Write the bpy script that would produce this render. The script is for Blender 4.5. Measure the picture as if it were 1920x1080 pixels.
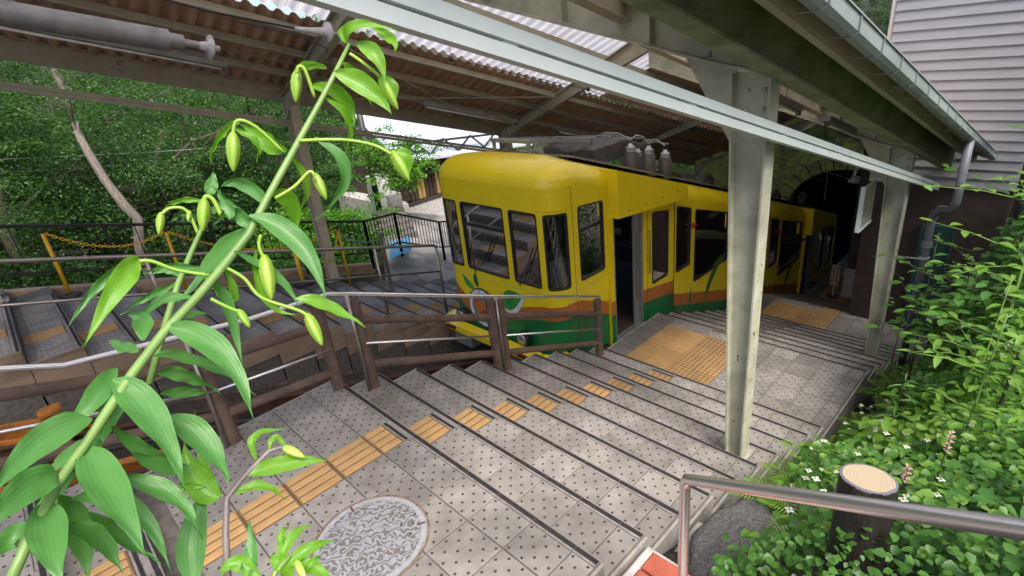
import bpy, bmesh, math, random
import numpy as np
from mathutils import Vector, Matrix, noise as mnoise
random.seed(7); rng = np.random.default_rng(7)
for o in list(bpy.data.objects): bpy.data.objects.remove(o)
S = bpy.context.scene
COL = S.collection
# ------------------------------------------------------------------ camera
FPX = 1024.07
CAM = Vector((2.9487, -1.5648, 2.4705))
RV = Vector((0.6988, 0.7076, -0.1050)); UV_ = Vector((-0.2190, 0.3514, 0.9103)); FV = Vector((-0.6810, 0.6131, -0.4005))
cd = bpy.data.cameras.new('camera'); cam = bpy.data.objects.new('camera', cd); COL.objects.link(cam)
cd.sensor_width = 36; cd.lens = FPX / 1920 * 36; cd.clip_start = 0.02; cd.clip_end = 500
bz = -FV.normalized(); bx_ = UV_.cross(bz).normalized(); by_ = bz.cross(bx_)
cam.matrix_world = Matrix(((bx_.x, by_.x, bz.x, CAM.x), (bx_.y, by_.y, bz.y, CAM.y), (bx_.z, by_.z, bz.z, CAM.z), (0, 0, 0, 1)))
S.camera = cam
S.render.resolution_x = 1024; S.render.resolution_y = 576
# ------------------------------------------------------------------ world, sun, exposure
SUN_EL, SUN_AZ = math.radians(54), math.radians(112)     # azimuth clockwise from +Y
w = bpy.data.worlds.new('World'); S.world = w; w.use_nodes = True
nt = w.node_tree; nt.nodes.clear()
sky = nt.nodes.new('ShaderNodeTexSky'); sky.sky_type = 'NISHITA'; sky.sun_disc = False
sky.sun_elevation = SUN_EL; sky.sun_rotation = SUN_AZ; sky.air_density = 1.0; sky.dust_density = 4.0; sky.ozone_density = 1.0
bg = nt.nodes.new('ShaderNodeBackground'); bg.inputs[1].default_value = 0.15
ow = nt.nodes.new('ShaderNodeOutputWorld')
nt.links.new(sky.outputs[0], bg.inputs[0]); nt.links.new(bg.outputs[0], ow.inputs[0])
sl = bpy.data.lights.new('sun', 'SUN'); sl.energy = 2.2; sl.angle = math.radians(28); sl.color = (1.0, .95, .87)
so = bpy.data.objects.new('sun', sl); COL.objects.link(so)
sd = Vector((math.sin(SUN_AZ) * math.cos(SUN_EL), math.cos(SUN_AZ) * math.cos(SUN_EL), math.sin(SUN_EL)))
so.rotation_euler = sd.to_track_quat('Z', 'Y').to_euler(); so.location = (20, -10, 30)
S.view_settings.view_transform = 'Standard'; S.view_settings.look = 'None'
S.view_settings.exposure = 1.08; S.view_settings.gamma = 1.0
S.view_settings.use_curve_mapping = False

# ------------------------------------------------------------------ helpers
def unp(x, y, t):
    d = FV * FPX + RV * (x - 960) - UV_ * (y - 540)
    return CAM + d.normalized() * t

def newmat(name):
    m = bpy.data.materials.new(name); m.use_nodes = True
    return m, m.node_tree, m.node_tree.nodes['Principled BSDF']

def pm(name, c1, c2=None, scale=8, rough=.6, bump=0, bscale=None, metal=0, contrast=(.35, .65), stretch=None, spec=.5, rand=0, c3=None, s3=2.2, cut3=(.58, .66), coat=0, grime=0, gscale=1.3):
    """procedural paint: two tones mixed by noise, optional third tone in blotches (stains, rust), bump, per-object tint"""
    m, t, b = newmat(name)
    N, L = t.nodes, t.links
    b.inputs['Roughness'].default_value = rough; b.inputs['Metallic'].default_value = metal
    b.inputs['Specular IOR Level'].default_value = spec
    if coat: b.inputs['Coat Weight'].default_value = coat; b.inputs['Coat Roughness'].default_value = .08
    tc = N.new('ShaderNodeTexCoord'); vec = tc.outputs['Object']
    if stretch:
        mp = N.new('ShaderNodeMapping'); mp.inputs['Scale'].default_value = stretch
        L.new(vec, mp.inputs['Vector']); vec = mp.outputs['Vector']
    if rand:
        oi = N.new('ShaderNodeObjectInfo')
        ad = N.new('ShaderNodeVectorMath'); ad.operation = 'ADD'
        mu = N.new('ShaderNodeMath'); mu.operation = 'MULTIPLY'; mu.inputs[1].default_value = 37.0
        L.new(oi.outputs['Random'], mu.inputs[0]); L.new(vec, ad.inputs[0]); L.new(mu.outputs[0], ad.inputs[1]); vec = ad.outputs[0]
    nz = N.new('ShaderNodeTexNoise'); nz.inputs['Scale'].default_value = scale; nz.inputs['Detail'].default_value = 5
    L.new(vec, nz.inputs['Vector'])
    c2 = c2 or tuple(x * .8 for x in c1)
    mr = N.new('ShaderNodeMapRange'); mr.inputs[1].default_value = contrast[0]; mr.inputs[2].default_value = contrast[1]
    L.new(nz.outputs['Fac'], mr.inputs[0])
    mx = N.new('ShaderNodeMix'); mx.data_type = 'RGBA'
    mx.inputs['A'].default_value = (*c1, 1); mx.inputs['B'].default_value = (*c2, 1)
    L.new(mr.outputs[0], mx.inputs['Factor']); col = mx.outputs['Result']
    if c3:
        n3 = N.new('ShaderNodeTexNoise'); n3.inputs['Scale'].default_value = s3; n3.inputs['Detail'].default_value = 7; n3.inputs['Roughness'].default_value = .65
        L.new(vec, n3.inputs['Vector'])
        m3 = N.new('ShaderNodeMapRange'); m3.inputs[1].default_value = cut3[0]; m3.inputs[2].default_value = cut3[1]
        L.new(n3.outputs['Fac'], m3.inputs[0])
        x3 = N.new('ShaderNodeMix'); x3.data_type = 'RGBA'; x3.inputs['B'].default_value = (*c3, 1)
        L.new(m3.outputs[0], x3.inputs['Factor']); L.new(col, x3.inputs['A']); col = x3.outputs['Result']
    if rand:
        hs = N.new('ShaderNodeHueSaturation')
        m2 = N.new('ShaderNodeMapRange'); m2.inputs[3].default_value = 1 - rand; m2.inputs[4].default_value = 1 + rand
        L.new(oi.outputs['Random'], m2.inputs[0]); L.new(m2.outputs[0], hs.inputs['Value']); L.new(col, hs.inputs['Color']); col = hs.outputs['Color']
    if grime:
        ge = N.new('ShaderNodeNewGeometry'); ng = N.new('ShaderNodeTexNoise'); ng.inputs['Scale'].default_value = gscale; ng.inputs['Detail'].default_value = 8; ng.inputs['Roughness'].default_value = .62
        L.new(ge.outputs['Position'], ng.inputs['Vector'])
        gm = N.new('ShaderNodeMapRange'); gm.inputs[1].default_value = .42; gm.inputs[2].default_value = .68; gm.inputs[3].default_value = 1; gm.inputs[4].default_value = 1 - grime
        L.new(ng.outputs['Fac'], gm.inputs[0])
        gx = N.new('ShaderNodeMix'); gx.data_type = 'RGBA'; gx.blend_type = 'MULTIPLY'; gx.inputs['Factor'].default_value = 1
        L.new(col, gx.inputs['A']); L.new(gm.outputs[0], gx.inputs['B']); col = gx.outputs['Result']
        ra = N.new('ShaderNodeMapRange'); ra.inputs[3].default_value = rough; ra.inputs[4].default_value = min(1, rough + .3); L.new(ng.outputs['Fac'], ra.inputs[0]); L.new(ra.outputs[0], b.inputs['Roughness'])
    L.new(col, b.inputs['Base Color'])
    if bump:
        nb = N.new('ShaderNodeTexNoise'); nb.inputs['Scale'].default_value = bscale or scale * 6; nb.inputs['Detail'].default_value = 6
        L.new(vec, nb.inputs['Vector'])
        bp = N.new('ShaderNodeBump'); bp.inputs['Strength'].default_value = bump; bp.inputs['Distance'].default_value = .01
        L.new(nb.outputs['Fac'], bp.inputs['Height']); L.new(bp.outputs['Normal'], b.inputs['Normal'])
    return m

def leafmat(name, c1, c2, trans=.35, rough=.45, veins=False, rand=True, tipcol=None):
    m, t, b = newmat(name); N, L = t.nodes, t.links
    b.inputs['Roughness'].default_value = rough
    geo = N.new('ShaderNodeNewGeometry')
    mx = N.new('ShaderNodeMix'); mx.data_type = 'RGBA'; mx.inputs['A'].default_value = (*c1, 1); mx.inputs['B'].default_value = (*c2, 1)
    if veins:
        tc = N.new('ShaderNodeTexCoord'); sp = N.new('ShaderNodeSeparateXYZ'); L.new(tc.outputs['UV'], sp.inputs[0])
        m1 = N.new('ShaderNodeMath'); m1.operation = 'MULTIPLY'; m1.inputs[1].default_value = 44.0; L.new(sp.outputs[0], m1.inputs[0])
        m2 = N.new('ShaderNodeMath'); m2.operation = 'SINE'; L.new(m1.outputs[0], m2.inputs[0])
        nz = N.new('ShaderNodeTexNoise'); nz.inputs['Scale'].default_value = 14; L.new(tc.outputs['Object'], nz.inputs['Vector'])
        mr = N.new('ShaderNodeMapRange'); mr.inputs[1].default_value = .8; mr.inputs[2].default_value = 1.0; mr.inputs[3].default_value = 0; mr.inputs[4].default_value = .12
        L.new(m2.outputs[0], mr.inputs[0])
        m3 = N.new('ShaderNodeMath'); m3.operation = 'MULTIPLY_ADD'; m3.inputs[1].default_value = .55; L.new(nz.outputs['Fac'], m3.inputs[0]); L.new(mr.outputs[0], m3.inputs[2])
        L.new(m3.outputs[0], mx.inputs['Factor'])
        bp = N.new('ShaderNodeBump'); bp.inputs['Strength'].default_value = .09; bp.inputs['Distance'].default_value = .0010
        L.new(m2.outputs[0], bp.inputs['Height']); L.new(bp.outputs['Normal'], b.inputs['Normal'])
    else:
        L.new(geo.outputs['Random Per Island'], mx.inputs['Factor'])
    L.new(mx.outputs['Result'], b.inputs['Base Color'])
    tr = N.new('ShaderNodeBsdfTranslucent'); 
    br = N.new('ShaderNodeMix'); br.data_type = 'RGBA'; br.blend_type = 'MULTIPLY'; br.inputs['Factor'].default_value = 1; br.inputs['B'].default_value = (1.5, 1.7, .5, 1)
    L.new(mx.outputs['Result'], br.inputs['A']); L.new(br.outputs['Result'], tr.inputs['Color'])
    ms = N.new('ShaderNodeMixShader'); ms.inputs[0].default_value = trans
    out = N['Material Output']
    L.new(b.outputs[0], ms.inputs[1]); L.new(tr.outputs[0], ms.inputs[2]); L.new(ms.outputs[0], out.inputs['Surface'])
    return m

def glassmat(name, tint=(.8, .85, .85), refl=.12, rough=.02):
    m, t, b = newmat(name); N, L = t.nodes, t.links
    tr = N.new('ShaderNodeBsdfTransparent'); tr.inputs[0].default_value = (*tint, 1)
    gl = N.new('ShaderNodeBsdfGlossy'); gl.inputs['Roughness'].default_value = rough
    fr = N.new('ShaderNodeFresnel'); fr.inputs[0].default_value = 1.5
    ad = N.new('ShaderNodeMath'); ad.operation = 'ADD'; ad.inputs[1].default_value = refl * .3; L.new(fr.outputs[0], ad.inputs[0])
    ms = N.new('ShaderNodeMixShader'); L.new(ad.outputs[0], ms.inputs[0]); L.new(tr.outputs[0], ms.inputs[1]); L.new(gl.outputs[0], ms.inputs[2])
    L.new(ms.outputs[0], N['Material Output'].inputs['Surface'])
    return m

class MB:
    def __init__(s): s.v = []; s.f = []; s.m = []
    def add(s, vs, fs, mi=0):
        n = len(s.v); s.v += [tuple(v) for v in vs]
        s.f += [tuple(i + n for i in f) for f in fs]; s.m += [mi] * len(fs); return s
    def box(s, x0, x1, y0, y1, z0, z1, mi=0):
        return s.add([(x0, y0, z0), (x1, y0, z0), (x1, y1, z0), (x0, y1, z0), (x0, y0, z1), (x1, y0, z1), (x1, y1, z1), (x0, y1, z1)],
                     [(3, 2, 1, 0), (4, 5, 6, 7), (0, 1, 5, 4), (1, 2, 6, 5), (2, 3, 7, 6), (3, 0, 4, 7)], mi)
    def cbox(s, x0, x1, y0, y1, z0, z1, c, mi=0):      # box with a chamfered top edge
        a = [(x0, y0, z0), (x1, y0, z0), (x1, y1, z0), (x0, y1, z0), (x0, y0, z1 - c), (x1, y0, z1 - c), (x1, y1, z1 - c), (x0, y1, z1 - c),
             (x0 + c, y0 + c, z1), (x1 - c, y0 + c, z1), (x1 - c, y1 - c, z1), (x0 + c, y1 - c, z1)]
        f = [(3, 2, 1, 0), (8, 9, 10, 11)]
        for i in range(4):
            j = (i + 1) % 4; f += [(i, j, 4 + j, 4 + i), (4 + i, 4 + j, 8 + j, 8 + i)]
        return s.add(a, f, mi)
    def bar(s, p, q, w, h, up=(0, 0, 1), mi=0):       # rectangular bar between two points, w sideways, h along up
        p, q, up = Vector(p), Vector(q), Vector(up)
        d = (q - p).normalized(); sx = d.cross(up).normalized(); uz = sx.cross(d).normalized()
        vs = []
        for c in (p, q):
            for a, b in ((-1, -1), (1, -1), (1, 1), (-1, 1)): vs.append(c + sx * (a * w / 2) + uz * (b * h / 2))
        return s.add(vs, [(3, 2, 1, 0), (4, 5, 6, 7), (0, 1, 5, 4), (1, 2, 6, 5), (2, 3, 7, 6), (3, 0, 4, 7)], mi)
    def ibeam(s, p, q, w, h, t=.014, up=(0, 0, 1), mi=0):
        p, q, up = Vector(p), Vector(q), Vector(up)
        d = (q - p).normalized(); sx = d.cross(up).normalized(); uz = sx.cross(d).normalized()
        s.bar(p + uz * (h / 2 - t / 2), q + uz * (h / 2 - t / 2), w, t, up, mi)
        s.bar(p - uz * (h / 2 - t / 2), q - uz * (h / 2 - t / 2), w, t, up, mi)
        s.bar(p, q, t, h - 2 * t, up, mi); return s
    def tube(s, pts, r, n=8, mi=0, cap=True):
        pts = [Vector(p) for p in pts]; rs = r if isinstance(r, (list, tuple)) else [r] * len(pts)
        rings = []; prev = None
        for i, p in enumerate(pts):
            d = (pts[min(i + 1, len(pts) - 1)] - pts[max(i - 1, 0)])
            if d.length < 1e-9: d = Vector((0, 0, 1))
            d.normalize()
            if prev is None:
                a = d.orthogonal().normalized()
            else:
                a = (prev - d * prev.dot(d))
                a = a.normalized() if a.length > 1e-6 else d.orthogonal().normalized()
            prev = a; b = d.cross(a)
            rings.append([p + (a * math.cos(2 * math.pi * k / n) + b * math.sin(2 * math.pi * k / n)) * rs[i] for k in range(n)])
        vs = [v for rg in rings for v in rg]; fs = []
        for i in range(len(rings) - 1):
            for k in range(n):
                k2 = (k + 1) % n; fs.append((i * n + k, i * n + k2, (i + 1) * n + k2, (i + 1) * n + k))
        if cap:
            fs.append(tuple(reversed(range(n)))); fs.append(tuple((len(rings) - 1) * n + k for k in range(n)))
        return s.add(vs, fs, mi)
    def lathe(s, c, axis, prof, n=16, mi=0):          # prof: (radius, along axis)
        c, ax = Vector(c), Vector(axis).normalized(); a = ax.orthogonal().normalized(); b = ax.cross(a)
        vs = []; fs = []
        for r, h in prof:
            for k in range(n):
                t = 2 * math.pi * k / n; vs.append(c + ax * h + (a * math.cos(t) + b * math.sin(t)) * r)
        for i in range(len(prof) - 1):
            for k in range(n):
                k2 = (k + 1) % n; fs.append((i * n + k, i * n + k2, (i + 1) * n + k2, (i + 1) * n + k))
        fs.append(tuple(reversed(range(n)))); fs.append(tuple((len(prof) - 1) * n + k for k in range(n)))
        return s.add(vs, fs, mi)
    def prism(s, poly, axis, a0, a1, mi=0):           # poly of 2D points in the plane across axis, extruded a0..a1
        def P(u, v, a): return {'x': (a, u, v), 'y': (u, a, v), 'z': (u, v, a)}[axis]
        n = len(poly); vs = [P(u, v, a0) for u, v in poly] + [P(u, v, a1) for u, v in poly]
        fs = [tuple(reversed(range(n))), tuple(range(n, 2 * n))] + [(i, (i + 1) % n, n + (i + 1) % n, n + i) for i in range(n)]
        return s.add(vs, fs, mi)
    def mesh(s, name, mats, smooth=False, fix=True):
        me = bpy.data.meshes.new(name); me.from_pydata(s.v, [], s.f)
        for m in (mats if isinstance(mats, (list, tuple)) else [mats]): me.materials.append(m)
        me.polygons.foreach_set('material_index', s.m)
        if fix:
            bm = bmesh.new(); bm.from_mesh(me); bmesh.ops.recalc_face_normals(bm, faces=bm.faces); bm.to_mesh(me); bm.free()
        if smooth:
            me.polygons.foreach_set('use_smooth', [True] * len(me.polygons))
            if smooth == 'auto': me.set_sharp_from_angle(angle=math.radians(38))
        me.update(); return me
    def build(s, name, mats, parent=None, smooth=False, fix=True):
        return link(name, s.mesh(name, mats, smooth, fix), parent)

def link(name, me, parent=None, loc=None, rz=0):
    o = bpy.data.objects.new(name, me); COL.objects.link(o)
    if parent: o.parent = parent
    if loc is not None: o.location = loc
    if rz: o.rotation_euler.z = rz
    return o

def tag(o, label=None, cat=None, group=None, kind=None):
    if label: o['label'] = label
    if cat: o['category'] = cat
    if group: o['group'] = group
    if kind: o['kind'] = kind
    return o

def empty(name, loc, label=None, cat=None, group=None):
    o = bpy.data.objects.new(name, None); COL.objects.link(o); o.location = loc; o.empty_display_size = .1
    return tag(o, label, cat, group)

def part(name, mb, mats, root, smooth=False, sub=None):
    """a mesh written in world coordinates, parented to a root that has a location"""
    o = mb.build(name, mats, None, smooth)
    par = sub or root; o.parent = par
    o.matrix_parent_inverse = Matrix.Translation(-root.location) if sub is None else Matrix.Identity(4)
    return o

def lerp(a, b, t): return a + (b - a) * t
def interp(x, pts):
    if x <= pts[0][0]: return pts[0][1]
    for (a, va), (b, vb) in zip(pts, pts[1:]):
        if x <= b: return va + (vb - va) * (x - a) / (b - a)
    return pts[-1][1]

# ------------------------------------------------------------------ materials
M = {}
M['concrete'] = pm('concrete', (.36, .34, .31), (.24, .225, .205), 6, .85, .5, 60, c3=(.13, .12, .10), s3=3, cut3=(.55, .75))
M['concrete_pale'] = pm('concrete_pale', (.55, .53, .5), (.4, .385, .36), 9, .85, .5, 80, c3=(.25, .22, .18), s3=7, cut3=(.58, .7))
M['grout'] = pm('grout', (.16, .145, .13), (.10, .09, .08), 20, .95, .3)
M['tile'] = pm('tile', (.285, .268, .248), (.215, .2, .184), 7, .62, .3, 120, rand=.13, grime=.45, c3=(.19, .165, .14), s3=5, cut3=(.55, .78))
M['stud'] = pm('stud', (.025, .024, .026), (.04, .038, .04), 30, .7)
M['nosing'] = pm('nosing_rubber', (.018, .018, .021), (.03, .029, .031), 25, .85, .2, spec=.2)
M['lip'] = pm('nosing_lip', (.27, .25, .225), (.19, .17, .155), 20, .7, .2, grime=.4)
M['ytile'] = pm('yellow_tactile', (.45, .275, .115), (.39, .235, .095), 9, .65, .2, 90, rand=.12, grime=.28)
M['ytile_base'] = pm('yellow_tactile_grooves', (.22, .135, .065), (.16, .10, .05), 12, .8, .2, 90, rand=.1)
M['edge_tile'] = pm('edge_tile', (.16, .15, .14), (.115, .105, .1), 9, .7, .2, 90, rand=.1)
M['steel_paint'] = pm('steel_paint', (.46, .465, .355), (.40, .40, .30), 5, .5, .08, 40, grime=.3, gscale=2.5, c3=(.25, .27, .2), s3=4, cut3=(.6, .8))
M['steel_skylit'] = pm('steel_skylit', (.66, .73, .71), (.60, .67, .65), 4, .45, .05, 40, c3=(.3, .32, .28), s3=9, cut3=(.68, .78))  # same steel paint, lightened to put sky light into its colour
M['steel_mossy'] = pm('steel_mossy', (.34, .37, .25), (.24, .30, .165), 3, .6, .15, 40, grime=.3, gscale=2, stretch=(1, 1, 3), c3=(.12, .19, .06), s3=2, cut3=(.5, .7))
M['steel_dull'] = pm('steel_dull', (.46, .42, .32), (.37, .335, .25), 4, .6, .1, 40, c3=(.10, .06, .035), s3=3, cut3=(.62, .75))
M['rust'] = pm('rust', (.07, .035, .02), (.12, .055, .03), 30, .9, .5)
M['roof_brown'] = pm('roof_brown', (.58, .37, .275), (.48, .30, .215), 3, .75, .1, 30, stretch=(.3, 2, 1), c3=(.25, .16, .115), s3=2, cut3=(.55, .75))
M['dark_metal'] = pm('dark_metal', (.022, .022, .024), (.04, .038, .036), 8, .5, .1)
M['black_paint'] = pm('black_paint', (.022, .022, .026), (.04, .038, .04), 10, .28)
M['stainless'] = pm('stainless', (.86, .85, .85), (.78, .77, .77), 4, .27, 0, metal=.92, stretch=(1, 1, 1))
M['stainless_dull'] = pm('stainless_dull', (.42, .37, .34), (.33, .29, .26), 6, .35, 0, metal=.8)
M['galv'] = pm('galvanised', (.33, .335, .34), (.24, .245, .25), 7, .5, .1, metal=.3, c3=(.2, .17, .14), s3=3)
M['log'] = pm('log_brown', (.15, .098, .072), (.095, .06, .045), 7, .75, .6, 30, stretch=(1, 1, 1), c3=(.17, .12, .09), s3=9, cut3=(.6, .75))
M['car_yellow'] = pm('car_yellow', (.90, .70, .010), (.87, .67, .009), 2, .3, coat=.4, grime=.05, gscale=2.2)
M['car_green'] = pm('car_green', (.006, .19, .05), (.005, .16, .045), 2, .34, coat=.3, grime=.35, gscale=2.5)
M['car_orange'] = pm('car_orange', (.52, .17, .035), (.48, .15, .03), 3, .36, coat=.25, grime=.2, gscale=2.5)
M['gasket'] = pm('gasket', (.012, .012, .013), (.02, .02, .02), 20, .5)
M['glass'] = glassmat('glass', (.66, .71, .69), .25)
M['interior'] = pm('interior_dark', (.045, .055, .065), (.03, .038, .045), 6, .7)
M['interior_floor'] = pm('interior_floor', (.10, .055, .042), (.07, .04, .03), 6, .7)
M['seat_blue'] = pm('seat_blue', (.02, .035, .06), (.03, .05, .075), 20, .8, .2)
M['interior_panel'] = pm('interior_panel', (.28, .28, .26), (.22, .22, .2), 5, .5)
M['white'] = pm('white_paint', (.75, .75, .73), (.68, .68, .66), 6, .5)
M['porcelain'] = pm('porcelain', (.62, .62, .64), (.5, .5, .52), 10, .25, c3=(.3, .27, .24), s3=12)
M['decal_white'] = pm('decal_white', (.78, .8, .8), (.7, .72, .72), 6, .4)
M['decal_black'] = pm('decal_black', (.015, .016, .02), (.02, .02, .02), 6, .4)
M['decal_blue'] = pm('decal_blue', (.05, .17, .45), (.1, .3, .6), 12, .4)
M['decal_leaf'] = pm('decal_leaf', (.035, .25, .05), (.07, .36, .07), 9, .4)
M['decal_leafdark'] = pm('decal_leafdark', (.012, .10, .03), (.02, .14, .04), 14, .4)
M['decal_pale'] = pm('decal_pale', (.33, .42, .10), (.28, .4, .10), 9, .4)
M['red'] = pm('red_plastic', (.5, .02, .012), (.42, .016, .01), 8, .35)
M['maroon'] = pm('maroon', (.16, .018, .015), (.11, .012, .01), 12, .4)
M['lens'] = pm('lamp_lens', (.55, .57, .6), (.25, .26, .28), 50, .12, metal=.6)
M['roofdeck'] = pm('roof_deck', (.20, .20, .21), (.15, .15, .155), 6, .6, .1)
M['equip'] = pm('equipment', (.15, .14, .13), (.09, .083, .078), 7, .5, .1, metal=.4)
M['equip_dark'] = pm('equipment_dark', (.06, .055, .05), (.035, .033, .03), 9, .6)
M['soil_wall'] = pm('stained_wall', (.36, .26, .18), (.26, .185, .125), 1.6, .95, .6, 20, stretch=(1, .6, 2.2), c3=(.11, .08, .058), s3=1.1, cut3=(.54, .7))
M['track'] = pm('track_ballast', (.085, .07, .058), (.04, .034, .03), 14, .95, .9, 40)
M['orange_steel'] = pm('orange_steel', (.50, .19, .025), (.36, .12, .02), 7, .65, .2, c3=(.12, .06, .03), s3=5, cut3=(.5, .65))
M['yellow_post'] = pm('yellow_post', (.80, .46, .01), (.72, .40, .01), 9, .45)
M['brick'] = pm('brick_red', (.36, .085, .045), (.28, .07, .04), 16, .8, .4, 120, rand=.12)
M['soil'] = pm('soil', (.055, .042, .03), (.03, .024, .018), 12, .95, .8, 60)
M['asphalt_rock'] = pm('asphalt_rock', (.15, .145, .14), (.06, .058, .055), 55, .75, .9, 110)
M['stone'] = pm('stone', (.15, .135, .115), (.09, .082, .07), 8, .9, .7, 40, c3=(.1, .095, .08), s3=4)
M['siding'] = pm('siding', (.295, .295, .315), (.255, .255, .275), 5, .6, .1, 60, stretch=(.5, 1, 4))
M['siding_brown'] = pm('siding_brown', (.055, .036, .032), (.04, .026, .023), 6, .7, .2, 40)
M['gutter'] = pm('gutter_metal', (.29, .34, .335), (.22, .27, .265), 2.5, .55, .05, 30, stretch=(1, .5, 1), c3=(.18, .225, .19), s3=1.6, cut3=(.55, .75))
M['pvc'] = pm('pvc_pipe', (.155, .165, .195), (.125, .132, .155), 5, .45)
M['teal'] = pm('teal_paint', (.02, .07, .066), (.016, .058, .055), 5, .5)
M['bark'] = pm('bark', (.12, .095, .075), (.07, .055, .045), 9, .95, .8, 30, stretch=(3, 3, .6))
M['bark_pale'] = pm('bark_pale', (.22, .185, .16), (.12, .10, .085), 9, .9, .7, 30, stretch=(3, 3, .6))
M['moss'] = pm('moss_stone', (.11, .125, .012), (.05, .062, .012), 5, .95, .9, 25, c3=(.03, .035, .02), s3=4, cut3=(.5, .6))
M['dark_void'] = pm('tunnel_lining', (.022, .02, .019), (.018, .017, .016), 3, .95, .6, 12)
M['bollard_bark'] = pm('fake_bark', (.018, .013, .011), (.011, .008, .007), 12, .6, 1.0, 22, stretch=(2, 2, .5))
M['road'] = pm('road_concrete', (.30, .285, .265), (.23, .215, .20), 3, .9, .4, 30, c3=(.12, .11, .1), s3=1.5, cut3=(.5, .7))
M['ground'] = pm('forest_floor', (.05, .06, .025), (.03, .035, .018), 3, .95, .8, 12)
M['wood_dark'] = pm('wood_dark', (.07, .045, .032), (.045, .03, .022), 8, .8, .4, stretch=(4, 4, .5))
M['bamboo'] = pm('bamboo', (.45, .31, .10), (.35, .23, .075), 8, .6, .2)
M['roof_pale'] = pm('roof_pale', (.44, .47, .53), (.38, .41, .46), 4, .4)
M['blue_tarp'] = pm('blue_tarp', (.10, .33, .55), (.14, .4, .62), 6, .5)
M['tile_brown'] = pm('tile_brown', (.20, .10, .055), (.16, .08, .045), 8, .7, .2, 90, rand=.1)
M['leaf_maple'] = leafmat('leaf_maple', (.028, .080, .016), (.075, .155, .032), .40)
M['leaf_tree'] = leafmat('leaf_tree', (.024, .074, .013), (.058, .135, .024), .4)
M['leaf_dark'] = leafmat('leaf_dark', (.022, .068, .016), (.05, .12, .026), .35)
M['leaf_bright'] = leafmat('leaf_bright', (.075, .20, .018), (.13, .30, .03), .45)
M['leaf_bank'] = leafmat('leaf_bank', (.042, .135, .02), (.10, .23, .04), .4, .42)
M['leaf_lime'] = leafmat('leaf_lime', (.11, .25, .028), (.19, .34, .05), .42, .45)
M['leaf_fern'] = leafmat('leaf_fern', (.14, .28, .028), (.20, .36, .045), .4, .5)
M['leaf_lily'] = leafmat('leaf_lily', (.062, .20, .042), (.125, .295, .068), .3, .45, veins=True)
M['leaf_lily_young'] = leafmat('leaf_lily_young', (.13, .34, .02), (.25, .47, .05), .45, .38, veins=True)
M['bud'] = pm('lily_bud', (.19, .35, .03), (.29, .42, .06), 30, .42, 0, stretch=(1, 1, .2))
M['stem_lily'] = pm('lily_stem', (.17, .28, .07), (.115, .205, .05), 20, .45)
M['stem_purple'] = pm('purple_stem', (.21, .17, .165), (.14, .115, .11), 30, .5)
M['stem_dark'] = pm('dark_stem', (.045, .04, .025), (.07, .07, .03), 20, .6)
M['petal'] = leafmat('petal_white', (.78, .78, .74), (.72, .74, .72), .3, .5)
M['petal_pink'] = leafmat('petal_pink', (.62, .36, .38), (.52, .28, .3), .3, .5)
M['spike'] = pm('flower_spike', (.55, .5, .12), (.45, .42, .1), 20, .7)

m, t, b = newmat('corrugated_translucent'); N, L = t.nodes, t.links
b.inputs['Base Color'].default_value = (.62, .58, .58, 1); b.inputs['Roughness'].default_value = .35
tr = N.new('ShaderNodeBsdfTranslucent')
tc = N.new('ShaderNodeTexCoord'); nz = N.new('ShaderNodeTexNoise'); nz.inputs['Scale'].default_value = 2.5; nz.inputs['Detail'].default_value = 6; L.new(tc.outputs['Object'], nz.inputs['Vector'])
cr = N.new('ShaderNodeMix'); cr.data_type = 'RGBA'; cr.inputs['A'].default_value = (.84, .80, .80, 1); cr.inputs['B'].default_value = (.50, .45, .44, 1); L.new(nz.outputs['Fac'], cr.inputs['Factor'])
L.new(cr.outputs['Result'], tr.inputs['Color']); L.new(cr.outputs['Result'], b.inputs['Base Color'])
ms = N.new('ShaderNodeMixShader'); ms.inputs[0].default_value = .7; L.new(b.outputs[0], ms.inputs[1]); L.new(tr.outputs[0], ms.inputs[2])
L.new(ms.outputs[0], N['Material Output'].inputs['Surface']); M['translucent'] = m

m, t, b = newmat('cut_wood_rings'); N, L = t.nodes, t.links
tc = N.new('ShaderNodeTexCoord'); nz = N.new('ShaderNodeTexNoise'); nz.inputs['Scale'].default_value = 9
wv = N.new('ShaderNodeTexWave'); wv.wave_type = 'RINGS'; wv.rings_direction = 'Z'; wv.inputs['Scale'].default_value = 34; wv.inputs['Distortion'].default_value = 5.5; wv.inputs['Detail'].default_value = 3
L.new(tc.outputs['Object'], wv.inputs['Vector'])
cr = N.new('ShaderNodeMix'); cr.data_type = 'RGBA'; cr.inputs['A'].default_value = (.44, .36, .25, 1); cr.inputs['B'].default_value = (.29, .195, .11, 1)
mr = N.new('ShaderNodeMapRange'); mr.inputs[1].default_value = .55; mr.inputs[2].default_value = 1; L.new(wv.outputs['Fac'], mr.inputs[0])
L.new(mr.outputs[0], cr.inputs['Factor']); L.new(cr.outputs['Result'], b.inputs['Base Color']); b.inputs['Roughness'].default_value = .6; M['rings'] = m

H, D = .158, .4058       # riser, tread of the near stairs
SL = .295                # slope of the canopy along the track
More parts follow.
